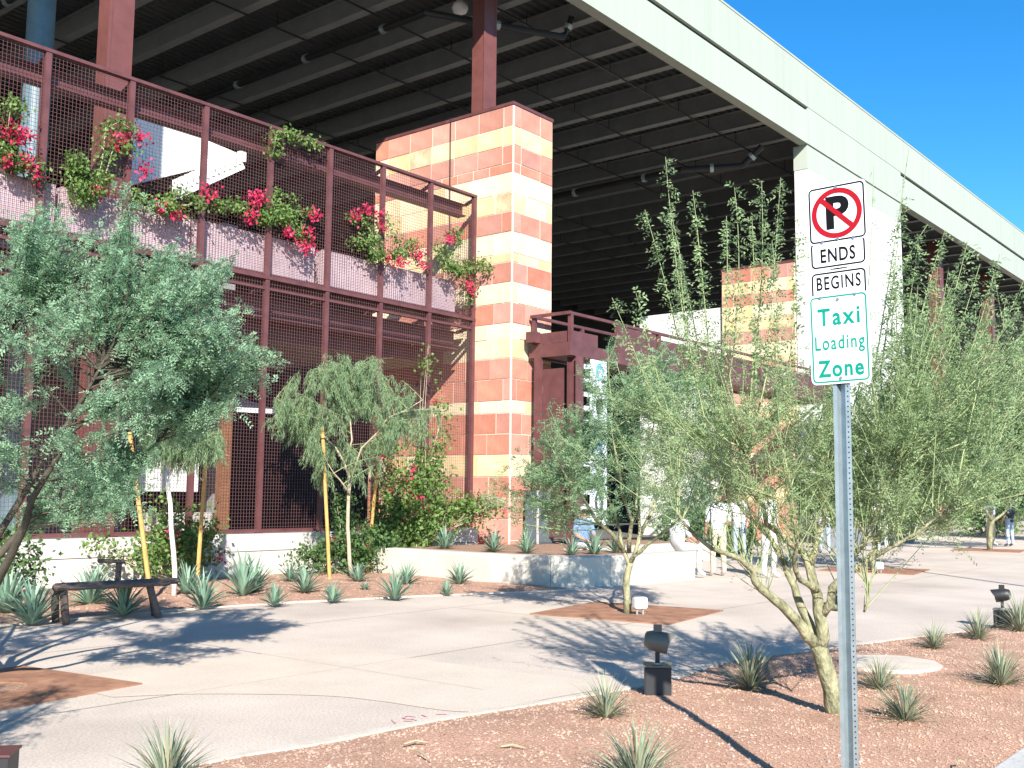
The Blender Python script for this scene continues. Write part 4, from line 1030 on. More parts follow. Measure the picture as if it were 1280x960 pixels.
# the row of further plaza trees
b = gnd(1092, 713); tr = L_(b, [(1092, 714, 0), (1090, 695, 0), (1094, 680, 0)])
lim = [L_(b, p) for p in ([(1094, 680, 0), (1120, 655, .3), (1150, 620, .6)], [(1094, 680, 0), (1070, 650, -.3), (1050, 610, -.6)], [(1094, 680, 0), (1100, 640, 0), (1105, 590, .1)], [(1094, 680, 0), (1110, 650, -.6), (1140, 600, -1.1)])]
plaza_tree('plaza_tree', 'middle-distance plaza tree whose crown shows right of the sign post', b, tr, lim, px_targets(b, 160, [(960, 600), (990, 530), (1040, 490), (1110, 480), (1180, 500), (1220, 560), (1215, 630), (1120, 655), (1010, 645)], 1.8, 41), 42, 'bark_green', 'leaf_far', (.10, .045), .06, 3, .085, 4, (.25, .5), group='trees in the plaza grates')
b = gnd(1237, 688); tr = L_(b, [(1237, 690, 0), (1238, 665, 0), (1240, 650, 0)])
lim = [L_(b, p) for p in ([(1240, 652, 0), (1265, 630, .3), (1295, 605, .6)], [(1240, 652, 0), (1215, 630, -.3), (1190, 600, -.6)], [(1240, 652, 0), (1240, 615, 0), (1250, 575, .1)])]
plaza_tree('plaza_tree', 'far plaza tree at the right edge beside two walkers', b, tr, lim, px_targets(b, 150, [(1150, 570), (1180, 520), (1240, 480), (1320, 490), (1370, 560), (1350, 600), (1250, 606), (1180, 600)], 2.0, 51), 52, 'bark_green', 'leaf_far', (.13, .055), .08, 3, .09, 4, (.3, .6), group='trees in the plaza grates')

# ---- the big blue-green tree at the left
b = gnd(-52, 862); T1 = depth(b)
tr = L_(b, [(-52, 866, 0), (-50, 820, 0), (-45, 780, 0)])
lim = [L_(b, p) for p in ([(-46, 782, 0), (-20, 720, .05), (15, 676, .1), (50, 645, .15), (90, 620, .2), (150, 590, .25), (210, 540, .3)], [(-46, 785, 0), (-10, 740, -.3), (30, 660, -.5), (60, 590, -.7), (90, 520, -.8), (130, 450, -.8)],
       [(-46, 782, 0), (-60, 700, .1), (-40, 600, .2), (-10, 500, .3), (20, 400, .35)], [(-46, 782, 0), (-90, 700, -.2), (-130, 600, -.4), (-170, 500, -.5)], [(-40, 760, 0), (-10, 680, .6), (40, 600, 1.0), (90, 520, 1.2), (150, 440, 1.3)], [(-50, 760, 0), (-80, 680, .7), (-100, 580, 1.2), (-90, 480, 1.4)])]
tg = px_targets(b, 72, [(-260, 480), (-200, 370), (-80, 310), (10, 310), (50, 340), (100, 380), (150, 420), (180, 450), (215, 490), (205, 520), (150, 545), (100, 590), (50, 610), (-40, 640), (-180, 620)], 1.4, 61) + px_targets(b, 12, [(20, 300), (60, 285), (130, 335), (180, 390), (250, 470), (255, 510), (200, 530), (150, 420), (80, 350)], .9, 68) + px_targets(b, 8, [(190, 325), (235, 318), (240, 330), (200, 340)], .3, 62) + px_targets(b, 6, [(260, 335), (285, 335), (275, 348), (250, 352)], .3, 69) + px_targets(b, 22, [(230, 430), (320, 436), (335, 450), (260, 470)], .4, 63) + px_targets(b, 8, [(240, 392), (290, 396), (285, 405), (235, 402)], .3, 64) + px_targets(b, 14, [(120, 580), (170, 560), (165, 640), (145, 650)], .3, 65) + px_targets(b, 12, [(30, 280), (70, 270), (80, 300), (40, 310)], .3, 66) + px_targets(b, 8, [(150, 310), (160, 270), (172, 310)], .2, 67)
_r = np.random.default_rng(77)
for ex_, ey_ in ((338, 446), (322, 474), (300, 432), (292, 396), (262, 374), (286, 336), (246, 340), (214, 312), (160, 264), (112, 296), (62, 262), (20, 284), (-50, 270), (-120, 300), (240, 412), (284, 508), (252, 532), (200, 470), (180, 360), (140, 330), (178, 566), (160, 636), (120, 600), (60, 640), (225, 445), (205, 500), (100, 380), (60, 330), (-20, 330)):
    for f_, j_ in ((1.0, 3), (.98, 5), (.90, 6), (.80, 7), (.70, 8)):
        dz_ = _r.normal()*.35 if f_ == 1.0 else dz_
        tg.append(vec(at(50+(ex_-50)*f_+_r.normal()*j_, 500+(ey_-500)*f_+_r.normal()*j_*.6, T1+dz_*1.6+_r.normal()*.06)-b))
plaza_tree('mesquite_tree', 'large blue-green feathery tree filling the left side of the picture', b, tr, lim, tg, 71, 'bark_dark', 'leaf_blue', (.085, .0115), .034, 2, .075, 6, (.08, .20), .12, twigm='bark_dark', pairs=5, align=1.6)
# its neighbour outside the frame whose shadow falls into the lower left corner
b = gnd(-431, 1116); tr = [np.array((0, 0, 0.)), np.array((0.05, 0, .5)), np.array((0, .05, .9))]
lim = [[np.array((0, .05, .9)), np.array((.4*math.cos(a), .4*math.sin(a), 1.6)), np.array((.5*math.cos(a), .5*math.sin(a), 2.3))] for a in (0, 1.3, 2.6, 3.9, 5.2)]
rr_ = np.random.default_rng(5); tg = [np.array((math.cos(a)*r_, math.sin(a)*r_, z_)) for a, r_, z_ in zip(rr_.random(90)*6.28, .15+.45*rr_.random(90), 1.5+1.0*rr_.random(90))]
plaza_tree('mesquite_tree', 'feathery tree outside the lower left edge', b, tr, lim, tg, 72, 'bark_dark', 'leaf_blue', (.085, .0115), .06, 2, .07, 4, (.14, .26), .25, twigm='bark_dark', pairs=4)

# ---- two staked weeping trees in the far bed
def staked(base, trunk_px, limbs_px, poly, n, seed, label, bark, hang):
    tr = L_(base, trunk_px); lim = [L_(base, p) for p in limbs_px]
    return plaza_tree('staked_tree', label, base, tr, lim, px_targets(base, n, poly, .8, seed), seed+1, bark, 'leaf_weep', (.085, .0095), .030, 3, .042, 8, droop=.6, hang=hang, group='young staked trees below the wire screen')
b = gnd(217, 744, .03)
staked(b, [(217, 748, 0), (217, 690, 0), (213, 630, 0), (209, 585, 0)], [[(209, 590, 0), (200, 560, .1), (180, 540, .3)], [(209, 590, 0), (225, 555, -.1), (255, 535, -.2)], [(209, 588, 0), (212, 550, 0), (220, 515, .1)]],
       [(175, 540), (185, 515), (220, 500), (265, 512), (285, 540), (268, 560), (200, 565)], 64, 81, 'young staked tree with whitewashed trunk left of the other staked tree', 'bark_white', .34)
b = gnd(441, 722, .03)
staked(b, [(441, 724, 0), (436, 680, 0), (435, 640, 0), (438, 595, 0)], [[(438, 600, 0), (420, 560, .2), (385, 520, .4), (345, 498, .5)], [(438, 600, 0), (452, 560, -.2), (485, 522, -.4), (528, 500, -.5)], [(437, 598, 0), (440, 550, 0), (435, 500, .1), (440, 465, .2)], [(436, 620, 0), (425, 600, -.3), (410, 580, -.5)]],
       [(328, 528), (345, 492), (375, 452), (420, 436), (475, 444), (508, 482), (552, 508), (540, 532), (488, 545), (485, 600), (462, 560), (425, 560), (398, 630), (385, 550)], 135, 91, 'young staked weeping tree with tan trunk before the bougainvillea bush', 'bark_tan', .36)
def stake(pt, pb, label, z=.03):
    B_ = gnd(*pb, z); T = depth(B_); A_ = at(pt[0], pt[1], T+.05); r = thing('wooden_stake', label, 'stake', B_, 'yellow tree stakes')
    d = A_-B_; MB().tube([-d*.03, d*.5, d], [.034, .033, .032], 9).build('pole', 'stake', r)
    mb = MB(); p = d*.93; mb.tube([p+Vector((.05*math.cos(a), .05*math.sin(a), 0)) for a in np.linspace(0, 6.28, 9)], .008, 4); mb.build('tie', 'pipe', r)
stake((162, 540), (189, 752), 'leaning yellow stake left of the whitewashed trunk'); stake((259, 542), (246, 735), 'yellow stake right of the whitewashed trunk')
stake((403, 535), (412, 724), 'yellow stake left of the tan weeping tree trunk'); stake((471, 590), (459, 716), 'yellow stake right of the tan weeping tree trunk')

# ================================================================== SHRUBS AND VINES
def blob(rng, n, c_, r_):
    u = rng.normal(size=(n, 3)); u /= np.linalg.norm(u, axis=1)[:, None]; k = rng.random(n)**(1/2.2)
    return np.array(c_)+u*k[:, None]*np.array(r_)
def shrub(name, label, cat, base, lobes, seed, leafm, nleaf, leaf, flowers=0, fl=(.05, .04), stems=True, group=None, clumps=3, fl_low=False):
    """lobes: list of (centre local, radii); leaves in small clumps so the outline is uneven"""
    rng = np.random.default_rng(seed); r = thing(name, label, cat, base, group); P_, tot = [], sum(a[1][0]*a[1][1]*a[1][2] for a in lobes)
    FP = []
    for c_, rr in lobes:
        k = max(20, int(nleaf*rr[0]*rr[1]*rr[2]/tot)); cc = blob(rng, max(6, k//14), c_, rr)
        P_.append(cc[rng.integers(0, len(cc), k)]+rng.normal(size=(k, 3))*leaf[0]*1.3)
    P_ = np.concatenate(P_); A_ = rng.normal(size=P_.shape); A_[:, 2] -= .25
    link('foliage', leaf_mesh('foliage', P_, A_, leaf[0]*(.6+.8*rng.random(len(P_))), leaf[1]*(.6+.8*rng.random(len(P_))), rng, fold=.2), leafm, r)
    if stems:
        mb = MB()
        for c_, rr in lobes:
            for k in range(3):
                e = np.array(c_)+rng.normal(size=3)*np.array(rr)*.5; mb.tube(bez(np.array((rng.normal()*.05, rng.normal()*.05, 0)), np.array(c_)*.5+rng.normal(size=3)*.08, e, 5), [.014, .012, .009, .006, .003], 4)
        mb.build('stem', 'bark_tan', r)
    if flowers:
        idx = rng.integers(0, len(P_), flowers); cl = P_[idx]
        Q = np.concatenate([cl+rng.normal(size=cl.shape)*fl[0]*.8 for _ in range(16)])
        if len(Q): link('flowers', leaf_mesh('flowers', Q, rng.normal(size=Q.shape), fl[0], fl[1], rng, fold=.25), 'bract', r)['kind'] = 'stuff'
    return r
# bougainvillea on the planters: pixel-placed sprays just in front of / behind the mesh
def vine(label, sprays, flowers, seed, Y=YM-.12, root_px=None):
    rng = np.random.default_rng(seed); p0 = onY(root_px[0], root_px[1], YM+.45); r = thing('bougainvillea_vine', label, 'vine', p0, 'bougainvillea growing from the planter troughs'); mb = MB(); P_, A_ = [], []
    for pts in sprays:
        Q = [vec(onY(x, y, Y+rng.normal()*.10)-p0) for x, y in pts]; full = [np.zeros(3)]+Q; mb.tube(full, limb_radii(len(full), .014, .004), 4)
        D = densify([Q[0]]+Q, 6)
        for p in D:
            k = 15; P_.append(p+rng.normal(size=(k, 3))*np.array((.10, .09, .075))); A_.append(rng.normal(size=(k, 3))+np.array((0, 0, -.5)))
    mb.build('stem', 'bark_tan', r); P_ = np.concatenate(P_); A_ = np.concatenate(A_)
    link('foliage', leaf_mesh('foliage', P_, A_, .05+.045*rng.random(len(P_)), .035+.025*rng.random(len(P_)), rng, fold=.2), 'leaf_bush', r)
    Q = []
    for x, y, s in flowers:
        p = vec(onY(x, y, Y-.08)-p0); k = int(46*s); Q.append(p+rng.normal(size=(k, 3))*np.array((.075, .06, .068))*s**.5)
    if Q: Q = np.concatenate(Q); link('flowers', leaf_mesh('flowers', Q, rng.normal(size=Q.shape), .065+.035*rng.random(len(Q)), .055, rng, fold=.25), 'bract', r)['kind'] = 'stuff'
    return r
vine('bougainvillea with crimson clusters at the far left of the upper mesh', [[(12, 200), (10, 160), (14, 128), (28, 138)], [(20, 205), (38, 212), (52, 225)], [(5, 190), (0, 180), (-10, 160)], [(15, 205), (30, 200), (45, 208)]], [(16, 165, 2.6), (30, 172, 1.6), (10, 200, 1.0), (36, 202, 1.0), (46, 218, .7)], 201, root_px=(20, 222))
vine('bougainvillea spray climbing the broad red column', [[(100, 225), (95, 205), (92, 195), (108, 212)], [(120, 235), (128, 200), (132, 160), (150, 152), (165, 162)], [(130, 225), (140, 190), (152, 178), (160, 186)], [(105, 235), (112, 250), (122, 240)], [(110, 240), (98, 250), (86, 215), (100, 200)]], [(147, 178, 1.7), (174, 170, 1.4), (120, 238, .9), (180, 213, 1.3)], 202, root_px=(110, 245))
vine('bougainvillea trailing between the third and fourth screen posts from the broad column', [[(195, 258), (178, 248), (165, 245)], [(205, 255), (218, 240), (238, 246), (250, 256)], [(210, 258), (222, 262), (228, 270)], [(265, 252), (280, 256), (300, 258)]], [(202, 260, .9), (221, 266, 1.2), (262, 240, 1.3)], 203, root_px=(220, 258))
vine('bougainvillea with a hanging magenta cluster at the middle of the mesh', [[(330, 268), (345, 265), (360, 272), (372, 290)], [(350, 270), (365, 262), (390, 266)], [(355, 275), (375, 295), (385, 305)], [(345, 268), (340, 250), (345, 236)], [(360, 262), (363, 248)], [(330, 275), (310, 262), (290, 256)]], [(318, 250, 1.6), (314, 270, 1.5), (360, 290, 1.1), (394, 268, 1.2), (386, 292, 1.2), (383, 308, 2.0), (326, 246, .9)], 204, root_px=(345, 282))
vine('bougainvillea twined round the screen post before the banded pier', [[(470, 320), (465, 290), (478, 270), (490, 290), (505, 310)], [(475, 318), (455, 300), (440, 302)], [(490, 318), (510, 316), (530, 326)], [(470, 300), (455, 275), (440, 270)], [(500, 318), (515, 300), (520, 310)]], [(446, 270, 1.1), (460, 262, .9), (474, 268, 1.0), (500, 328, 1.5), (522, 318, 1.5), (482, 322, 1.0), (478, 285, .8), (530, 332, .8)], 205, root_px=(490, 335))
vine('bougainvillea spilling past the right end of the wire screen', [[(560, 330), (570, 305), (572, 290), (562, 295)], [(570, 335), (585, 338), (600, 332), (614, 338)], [(575, 338), (588, 352), (584, 378)], [(560, 335), (552, 318), (548, 308)], [(585, 330), (605, 326), (618, 342)]], [(564, 298, 1.2), (586, 355, 1.2), (590, 364, .7)], 206, root_px=(572, 345))
vine('sparse green vine on the top rail of the wire screen', [[(342, 190), (346, 165), (362, 166), (380, 175), (396, 182)]], [], 207, root_px=(344, 196))
bb = Vector((16.9, 16.35, .45))
shrub('bougainvillea_bush', 'big bougainvillea bush climbing the mesh left of the banded pier', 'bush', bb, [((0, 0, .9), (1.1, .35, .85)), ((-.7, .1, .9), (.6, .3, .8)), ((-.9, .15, 2.0), (.35, .25, .75)), ((.3, .1, 1.9), (.55, .25, .7)), ((1.0, 0, .7), (.8, .3, .5)), ((1.0, .2, 2.2), (.18, .15, .8)), ((-.3, .0, .35), (1.3, .4, .4)), ((.9, .25, 3.2), (.14, .12, .8)), ((.4, .3, 4.2), (.22, .1, .5)), ((1.6, -.25, .75), (.7, .3, .35)), ((2.0, -.4, .95), (.45, .25, .2))], 301, 'leaf_bush', 8500, (.085, .06), 34, (.07, .055))
bb = gnd(220, 728, .03); bb.y = 16.4
shrub('bougainvillea_bush', 'small bougainvillea bush against the base wall by the whitewashed trunk', 'bush', bb, [((.0, 0, .5), (.8, .35, .5)), ((-.9, 0, .5), (.6, .2, .12)), ((.5, .05, .75), (.45, .3, .5)), ((-.1, .1, 1.1), (.3, .2, .5)), ((-1.4, 0, .75), (.3, .15, .18))], 302, 'leaf_bush', 2600, (.085, .06), 7, (.07, .05))
bb = onY(-18, 720, 15.6); bb.z = .03
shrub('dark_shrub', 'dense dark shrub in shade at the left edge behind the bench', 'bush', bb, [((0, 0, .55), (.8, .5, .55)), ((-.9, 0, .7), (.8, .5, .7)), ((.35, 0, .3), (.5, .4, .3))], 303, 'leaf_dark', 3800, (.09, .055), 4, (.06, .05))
bb = Vector((14.3, 15.8, .03))
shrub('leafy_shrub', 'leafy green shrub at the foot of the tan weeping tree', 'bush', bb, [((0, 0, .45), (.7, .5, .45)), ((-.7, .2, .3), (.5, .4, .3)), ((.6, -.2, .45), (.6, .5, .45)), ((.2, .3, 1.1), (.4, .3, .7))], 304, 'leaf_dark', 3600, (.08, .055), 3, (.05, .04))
# far greenery and far trees at the right
def far_tree(label, x, y, h, rad_, seed):
    rng = np.random.default_rng(seed); r = thing('far_tree', label, 'tree', (x, y, 0), 'trees in the far background'); wood = MB(); wood.tube([(0, 0, 0), (.05, 0, h*.35), (0, .05, h*.6)], [.12, .09, .05], 7)
    for a in range(5): wood.tube([(0, 0, h*.3), (rad_*.4*math.cos(a*1.3), rad_*.4*math.sin(a*1.3), h*.6), (rad_*.7*math.cos(a*1.3), rad_*.7*math.sin(a*1.3), h*.8)], [.06, .04, .02], 5)
    wood.build('trunk', 'bark_tan', r, True); cc = blob(rng, 130, (0, 0, h*.65), (rad_, rad_, h*.36)); P_ = cc[rng.integers(0, 130, 5200)]+rng.normal(size=(5200, 3))*.26
    link('crown', leaf_mesh('crown', P_, rng.normal(size=P_.shape), .20, .11, rng, fold=.2), 'leaf_far', r)
for i, (x, y, h, rr) in enumerate(((46, 8.6, 4.6, 2.0), (57, 8.8, 4.8, 2.2), (69, 9.0, 5.0, 2.3), (83, 9.2, 5.2, 2.6), (100, 9.0, 5.4, 3.0))):
    far_tree(['fifth', 'sixth', 'seventh', 'eighth', 'last'][i]+' tree of the plaza row receding to the right', x, y, h, rr, 400+i)
for i, (x, y, w, h) in enumerate(((38.5, 14.8, 5.5, 1.9), (27, 14.6, 3.6, 1.3), (52, 13.6, 8, 2.4), (70, 13.2, 9, 2.6))):
    shrub('background_hedge', ['clipped green hedge behind the standing walkers', 'low green shrubs behind the seated person', 'green hedge at mid right under the roof', 'farthest green hedge at right under the roof'][i], 'hedge', (x, y, 0), [((-w*.3, 0, h*.5), (w*.3, .8, h*.5)), ((w*.25, 0, h*.45), (w*.35, .8, h*.45)), ((0, .2, h*.6), (w*.3, .6, h*.42))], 420+i, 'leaf_far', 4200, (.17, .11))

# ---- rosettes
def blades(n, rng, h, w, spread, curve, hollow=.2, seg=4):
    V, F = [], []
    for k in range(n):
        az = k*2.399+rng.normal()*.3; lean = spread*(k+.5)/n*(.8+.4*rng.random()) if spread else .1
        L = h*(.75+.4*rng.random())*(1-.25*(k/n)); d = np.array((math.cos(az), math.sin(az), 0)); s = np.array((-d[1], d[0], 0)); i0 = len(V)
        tw = rng.normal()*.15
        for j in range(seg+1):
            t = j/seg; a = lean+curve*t*t*(.5+rng.random()*.2); p = d*(math.sin(a)*L*t+.015)+np.array((0, 0, math.cos(a)*L*t)); ww = w*(.55+1.1*t*(1-t)*2) * (1-t**3)*.9+.001
            up = np.array((-d[0]*math.cos(a), -d[1]*math.cos(a), math.sin(a)))
            V += [p-s*ww/2+up*ww*hollow, p-up*ww*.05, p+s*ww/2+up*ww*hollow]
        for j in range(seg):
            a = i0+j*3; F += [(a, a+1, a+4, a+3), (a+1, a+2, a+5, a+4)]
    return np.array(V), np.array(F)
def rosettes(name, cat, group, m, spots, n, h, w, spread, curve, nvar=5, seed=0, dry=0):
    protos = []
    for v in range(nvar):
        rng = np.random.default_rng(seed+v); V, F = blades(n, rng, h, w, spread, curve); protos.append(fast_mesh(name, V, F))
        if dry:
            V, F = blades(dry, rng, h*1.0, w*.6, spread*1.25, curve*1.3); 
            protos[-1] = (protos[-1], fast_mesh('dry_blades', V, F))
    for i, (p, s, rz, label) in enumerate(spots):
        pm_ = protos[i % nvar]
        if dry:
            r = thing(name, label, cat, p, group, rz); r.scale = (s*rr_.uniform(.95, 1.12), s*rr_.uniform(.9, 1.1), s*rr_.uniform(.85, 1.1)); link('green_blades', pm_[0], m, r); link('dry_blades', pm_[1], 'drygrass', r)
        else:
            o = link(name, pm_, m); o.location = p; o.scale = (s*rr_.uniform(.95, 1.1), s*rr_.uniform(.92, 1.1), s*rr_.uniform(.85, 1.12)); o.rotation_euler = (rr_.uniform(-.09, .09), rr_.uniform(-.09, .09), rz); tag(o, label, cat, group)
rr_ = random.Random(3)
ag = [((8, 766), 1.25, 'agave at the left picture edge beside the bench'), ((40, 780), 1.15, 'agave just left of the bench leg'), ((112, 756), 1.1, 'agave rising behind the bench seat'), ((118, 748), 1.0, 'taller agave behind the bench near the base wall'), ((155, 770), 1.0, 'agave in the shade under the bench'), ((232, 742), 1.0, 'agave between the whitewashed trunk and its right stake'), ((253, 760), 1.0, 'agave in front of the stake right of the whitewashed trunk'), ((304, 745), 1.2, 'large agave midway along the far gravel bed'),
      ((318, 740), 1.1, 'agave tucked behind the large agave in the far bed'), ((343, 757), .72, 'small agave right of the large agave near the bed edge'), ((363, 727), .85, 'agave nearest the base wall left of the weeping tree'), ((381, 741), .9, 'agave with upright blades left of the weeping tree stake'), ((416, 752), .72, 'small agave in front of the weeping tree stake'), ((447, 727), .85, 'agave at the foot of the tan weeping trunk'), ((456, 738), .35, 'tiny seedling agave before the weeping tree'), ((494, 749), .95, 'agave at the bed edge right of the weeping tree'), ((508, 731), .8, 'agave partly hidden beside the seat wall end'), ((574, 730), .85, 'agave against the outside of the seat wall'), ((558, 743), .5, 'small agave at the tip of the far gravel bed')]
spots = [(gnd(px, py, .03), s, rr_.uniform(0, 6), lab) for (px, py), s, lab in ag]
pl = [((556, 686), .95, 'leftmost agave in the raised planter'), ((617, 690), 1.0, 'agave in the planter directly below the banded pier'), ((659, 692), .9, 'agave in the planter left of the maroon column'), ((715, 694), .75, 'agave in the planter right of the maroon column'), ((743, 693), 1.05, 'agave in the planter below the banner sign'), ((770, 691), .9, 'rightmost agave in the raised planter')]
spots += [(gnd(px, py, .455), s, rr_.uniform(0, 6), lab) for (px, py), s, lab in pl]
rosettes('agave', 'agave', 'blue-green agaves', 'agave', spots, 46, .53, .047, 1.2, .3, 9, 500)
yu = [((208, 985), 1.0, 'grassy yucca at the bottom edge left of centre'), ((757, 898), .9, 'pale grassy yucca left of the near spotlight'), ((797, 985), 1.05, 'grassy yucca cut by the bottom edge below the spotlight'), ((937, 860), 1.0, 'dark green yucca left of the near tree trunk'), ((1100, 862), .8, 'yucca right behind the sign post'), ((1131, 902), .9, 'yucca nearest the sign post on its right'), ((1252, 857), 1.05, 'large yucca at the right edge'), ((1168, 810), .8, 'yucca by the pavement edge right of the sign'), ((1223, 800), .9, 'flattened dry yucca left of the right spotlight'), ((1275, 790), 1.1, 'yucca behind the right spotlight')]
rosettes('yucca', 'yucca', 'grassy yuccas in the near bed', 'yucca', [(gnd(px, py, .035), s, rr_.uniform(0, 6), lab) for (px, py), s, lab in yu], 105, .40, .0125, 1.25, .3, 10, 600, dry=44)
# dead twigs on the gravel
for i, (x0, y0, x1, y1) in enumerate(((516, 938, 538, 950), (626, 933, 657, 935), (1205, 952, 1196, 957), (505, 930, 535, 928))):
    a, b = gnd(x0, y0, .06), gnd(x1, y1, .06); o = MB().tube([a, (a+b)/2+Vector((.01, .015, .012)), b], [.006, .007, .003], 5).build('dead_twig', 'drygrass')
    tag(o, ['dead twig on gravel below the spray marks', 'pale curved twig on the gravel at bottom centre', 'pale stick on gravel at lower right', 'thin dry stalk on gravel near the pavement edge'][i], 'twig')

# ================================================================== PEOPLE
def person(label, px, py, yaw, shirt, pants, shoe='shoe', hairm='hair', pose='stand', h=1.75, z=0.0, cap=False, seed=0, where=None, stance=.0):
    p = where if where is not None else gnd(px, py, z)
    rng = random.Random(seed); k = h/1.75
    J = {}
    if pose == 'stand':
        sw = .03*stance
        J = dict(pel=(0, 0, .95), wa=(0, .0, 1.10), ch=(0, -.01, 1.30), nb=(0, 0, 1.46), nk=(0, -.01, 1.53), hd=(0, -.025, 1.62), ht=(0, -.02, 1.71),
                 hl=(.095, 0, .90), kl=(.11+sw, -.02, .50), al=(.12+sw, .02, .09), fl=(.13+sw, -.15, .03), hr=(-.095, 0, .90), kr=(-.11-sw, -.01, .50), ar=(-.12-sw, .03, .09), fr=(-.13-sw, -.14, .03),
                 sl=(.185, 0, 1.42), el=(.245, .02, 1.13), wl=(.23, -.10, .90), sr=(-.185, 0, 1.42), er=(-.25, .03, 1.13), wr=(-.20, -.16, .98))
    else:
        J = dict(pel=(0, .02, .10), wa=(0, .05, .26), ch=(0, 0, .47), nb=(0, -.05, .62), nk=(0, -.08, .69), hd=(0, -.11, .78), ht=(0, -.11, .87),
                 hl=(.095, -.04, .09), kl=(.13, -.44, .06), al=(.12, -.46, -.40), fl=(.13, -.62, -.47), hr=(-.095, -.04, .09), kr=(-.12, -.44, .07), ar=(-.13, -.42, -.40), fr=(-.14, -.58, -.47),
                 sl=(.185, -.04, .58), el=(.235, -.10, .31), wl=(.15, -.33, .22), sr=(-.185, -.04, .58), er=(-.24, -.08, .31), wr=(-.15, -.32, .20))
    R = dict(pel=.145, wa=.135, ch=.155, nb=.085, nk=.058, hd=.098, ht=.075, hl=.095, kl=.062, al=.046, fl=.040, hr=.095, kr=.062, ar=.046, fr=.040, sl=.068, el=.047, wl=.032, sr=.068, er=.047, wr=.032)
    E = [('pel', 'wa'), ('wa', 'ch'), ('ch', 'nb'), ('nb', 'nk'), ('nk', 'hd'), ('hd', 'ht'), ('pel', 'hl'), ('hl', 'kl'), ('kl', 'al'), ('al', 'fl'), ('pel', 'hr'), ('hr', 'kr'), ('kr', 'ar'), ('ar', 'fr'), ('ch', 'sl'), ('sl', 'el'), ('el', 'wl'), ('ch', 'sr'), ('sr', 'er'), ('er', 'wr')]
    # hands: palm plus five fingers
    for sd, sgn in (('l', 1), ('r', -1)):
        w, e = Vector(J['w'+sd]), Vector(J['e'+sd]); d = (w-e).normalized(); side = Vector((0, -1, 0)); side = (side-d*side.dot(d)).normalized(); q = d.cross(side)
        J['p'+sd] = tuple(w+d*.075); R['p'+sd] = .030; E.append(('w'+sd, 'p'+sd))
        for f, (o_, l_) in enumerate(((.026, .070), (.009, .082), (-.009, .075), (-.026, .058))):
            a = w+d*.09+side*o_; J[f'f{f}a{sd}'] = tuple(a+d*l_*.45); J[f'f{f}b{sd}'] = tuple(a+d*l_*.85+q*(.02*sgn)); R[f'f{f}a{sd}'] = .0095; R[f'f{f}b{sd}'] = .008
            E += [('p'+sd, f'f{f}a{sd}'), (f'f{f}a{sd}', f'f{f}b{sd}')]
        J['ta'+sd] = tuple(w+d*.05+side*.045); J['tb'+sd] = tuple(w+d*.085+side*.055+q*(.015*sgn)); R['ta'+sd] = .011; R['tb'+sd] = .009; E += [('p'+sd, 'ta'+sd), ('ta'+sd, 'tb'+sd)]
    names = list(J); ix = {n: i for i, n in enumerate(names)}
    me = bpy.data.meshes.new('body'); me.from_pydata([Vector(J[n])*k for n in names], [(ix[a], ix[b]) for a, b in E], []); me.update()
    tmp = bpy.data.objects.new('tmp', me); COL.objects.link(tmp); sk = tmp.modifiers.new('skin', 'SKIN'); sk.use_smooth_shade = True; sb = tmp.modifiers.new('sub', 'SUBSURF'); sb.levels = 2; sb.render_levels = 2
    if not me.skin_vertices: 
        bm = bmesh.new(); bm.from_mesh(me); bm.verts.layers.skin.verify(); bm.to_mesh(me); bm.free()
    for n_, i in ix.items():
        r_ = R[n_]*k*1.08; sv = me.skin_vertices[0].data[i]; sv.radius = (r_*(1.15 if n_ in ('ch', 'wa', 'pel') else 1), r_*(.82 if n_ in ('ch', 'wa') else 1)); sv.use_root = (n_ == 'pel')
    bpy.context.view_layer.update()
    out = bpy.data.meshes.new_from_object(tmp.evaluated_get(bpy.context.evaluated_depsgraph_get())); bpy.data.objects.remove(tmp); out.name = 'body'
    r = thing('person', label, 'person', p, 'people in the plaza', yaw); out.materials.clear()
    for m in ('skin', shirt, pants, shoe): out.materials.append(M[m])
    V = {n_: Vector(J[n_])*k for n_ in J}
    groups = {0: ['nk', 'hd', 'ht', 'pl', 'pr']+[n_ for n_ in J if n_[0] == 'f' and len(n_) == 4 or n_[:2] in ('ta', 'tb')], 1: None}
    segs = [('pel', 'wa', 1), ('wa', 'ch', 1), ('ch', 'nb', 1), ('nk', 'hd', 0), ('hd', 'ht', 0), ('hl', 'kl', 2), ('kl', 'al', 2), ('al', 'fl', 3), ('hr', 'kr', 2), ('kr', 'ar', 2), ('ar', 'fr', 3), ('ch', 'sl', 1), ('sl', 'el', 1), ('el', 'wl', 0), ('ch', 'sr', 1), ('sr', 'er', 1), ('er', 'wr', 0), ('wl', 'pl', 0), ('wr', 'pr', 0), ('pel', 'hl', 2), ('pel', 'hr', 2), ('pl', 'f1bl', 0), ('pr', 'f1br', 0)]
    for f in out.polygons:
        c_ = f.center; best = (9, 0)
        for a, b, m in segs:
            A_, B_ = V[a], V[b]; t = max(0, min(1, (c_-A_).dot(B_-A_)/(B_-A_).length_squared)); dd = (c_-A_.lerp(B_, t)).length-(R[a]*(1-t)+R[b]*t)*k
            if dd < best[0]: best = (dd, m)
        f.material_index = best[1]; f.use_smooth = True
    link('body', out, None, r)
    hd = (V['hd']+V['ht'])/2
    mb = MB(); n = 14; vs_ = []
    for i in range(6):
        t = i/5; ph = t*1.75
        for j in range(n):
            a = 2*math.pi*j/n; rr = .108*k*math.sin(ph)+.002; front = max(0, -math.sin(a)); cut = .05*front*t
            vs_.append((hd.x+rr*math.cos(a)*.92, hd.y+.012+rr*math.sin(a)*1.05, hd.z+.105*k*math.cos(ph)+cut+.015))
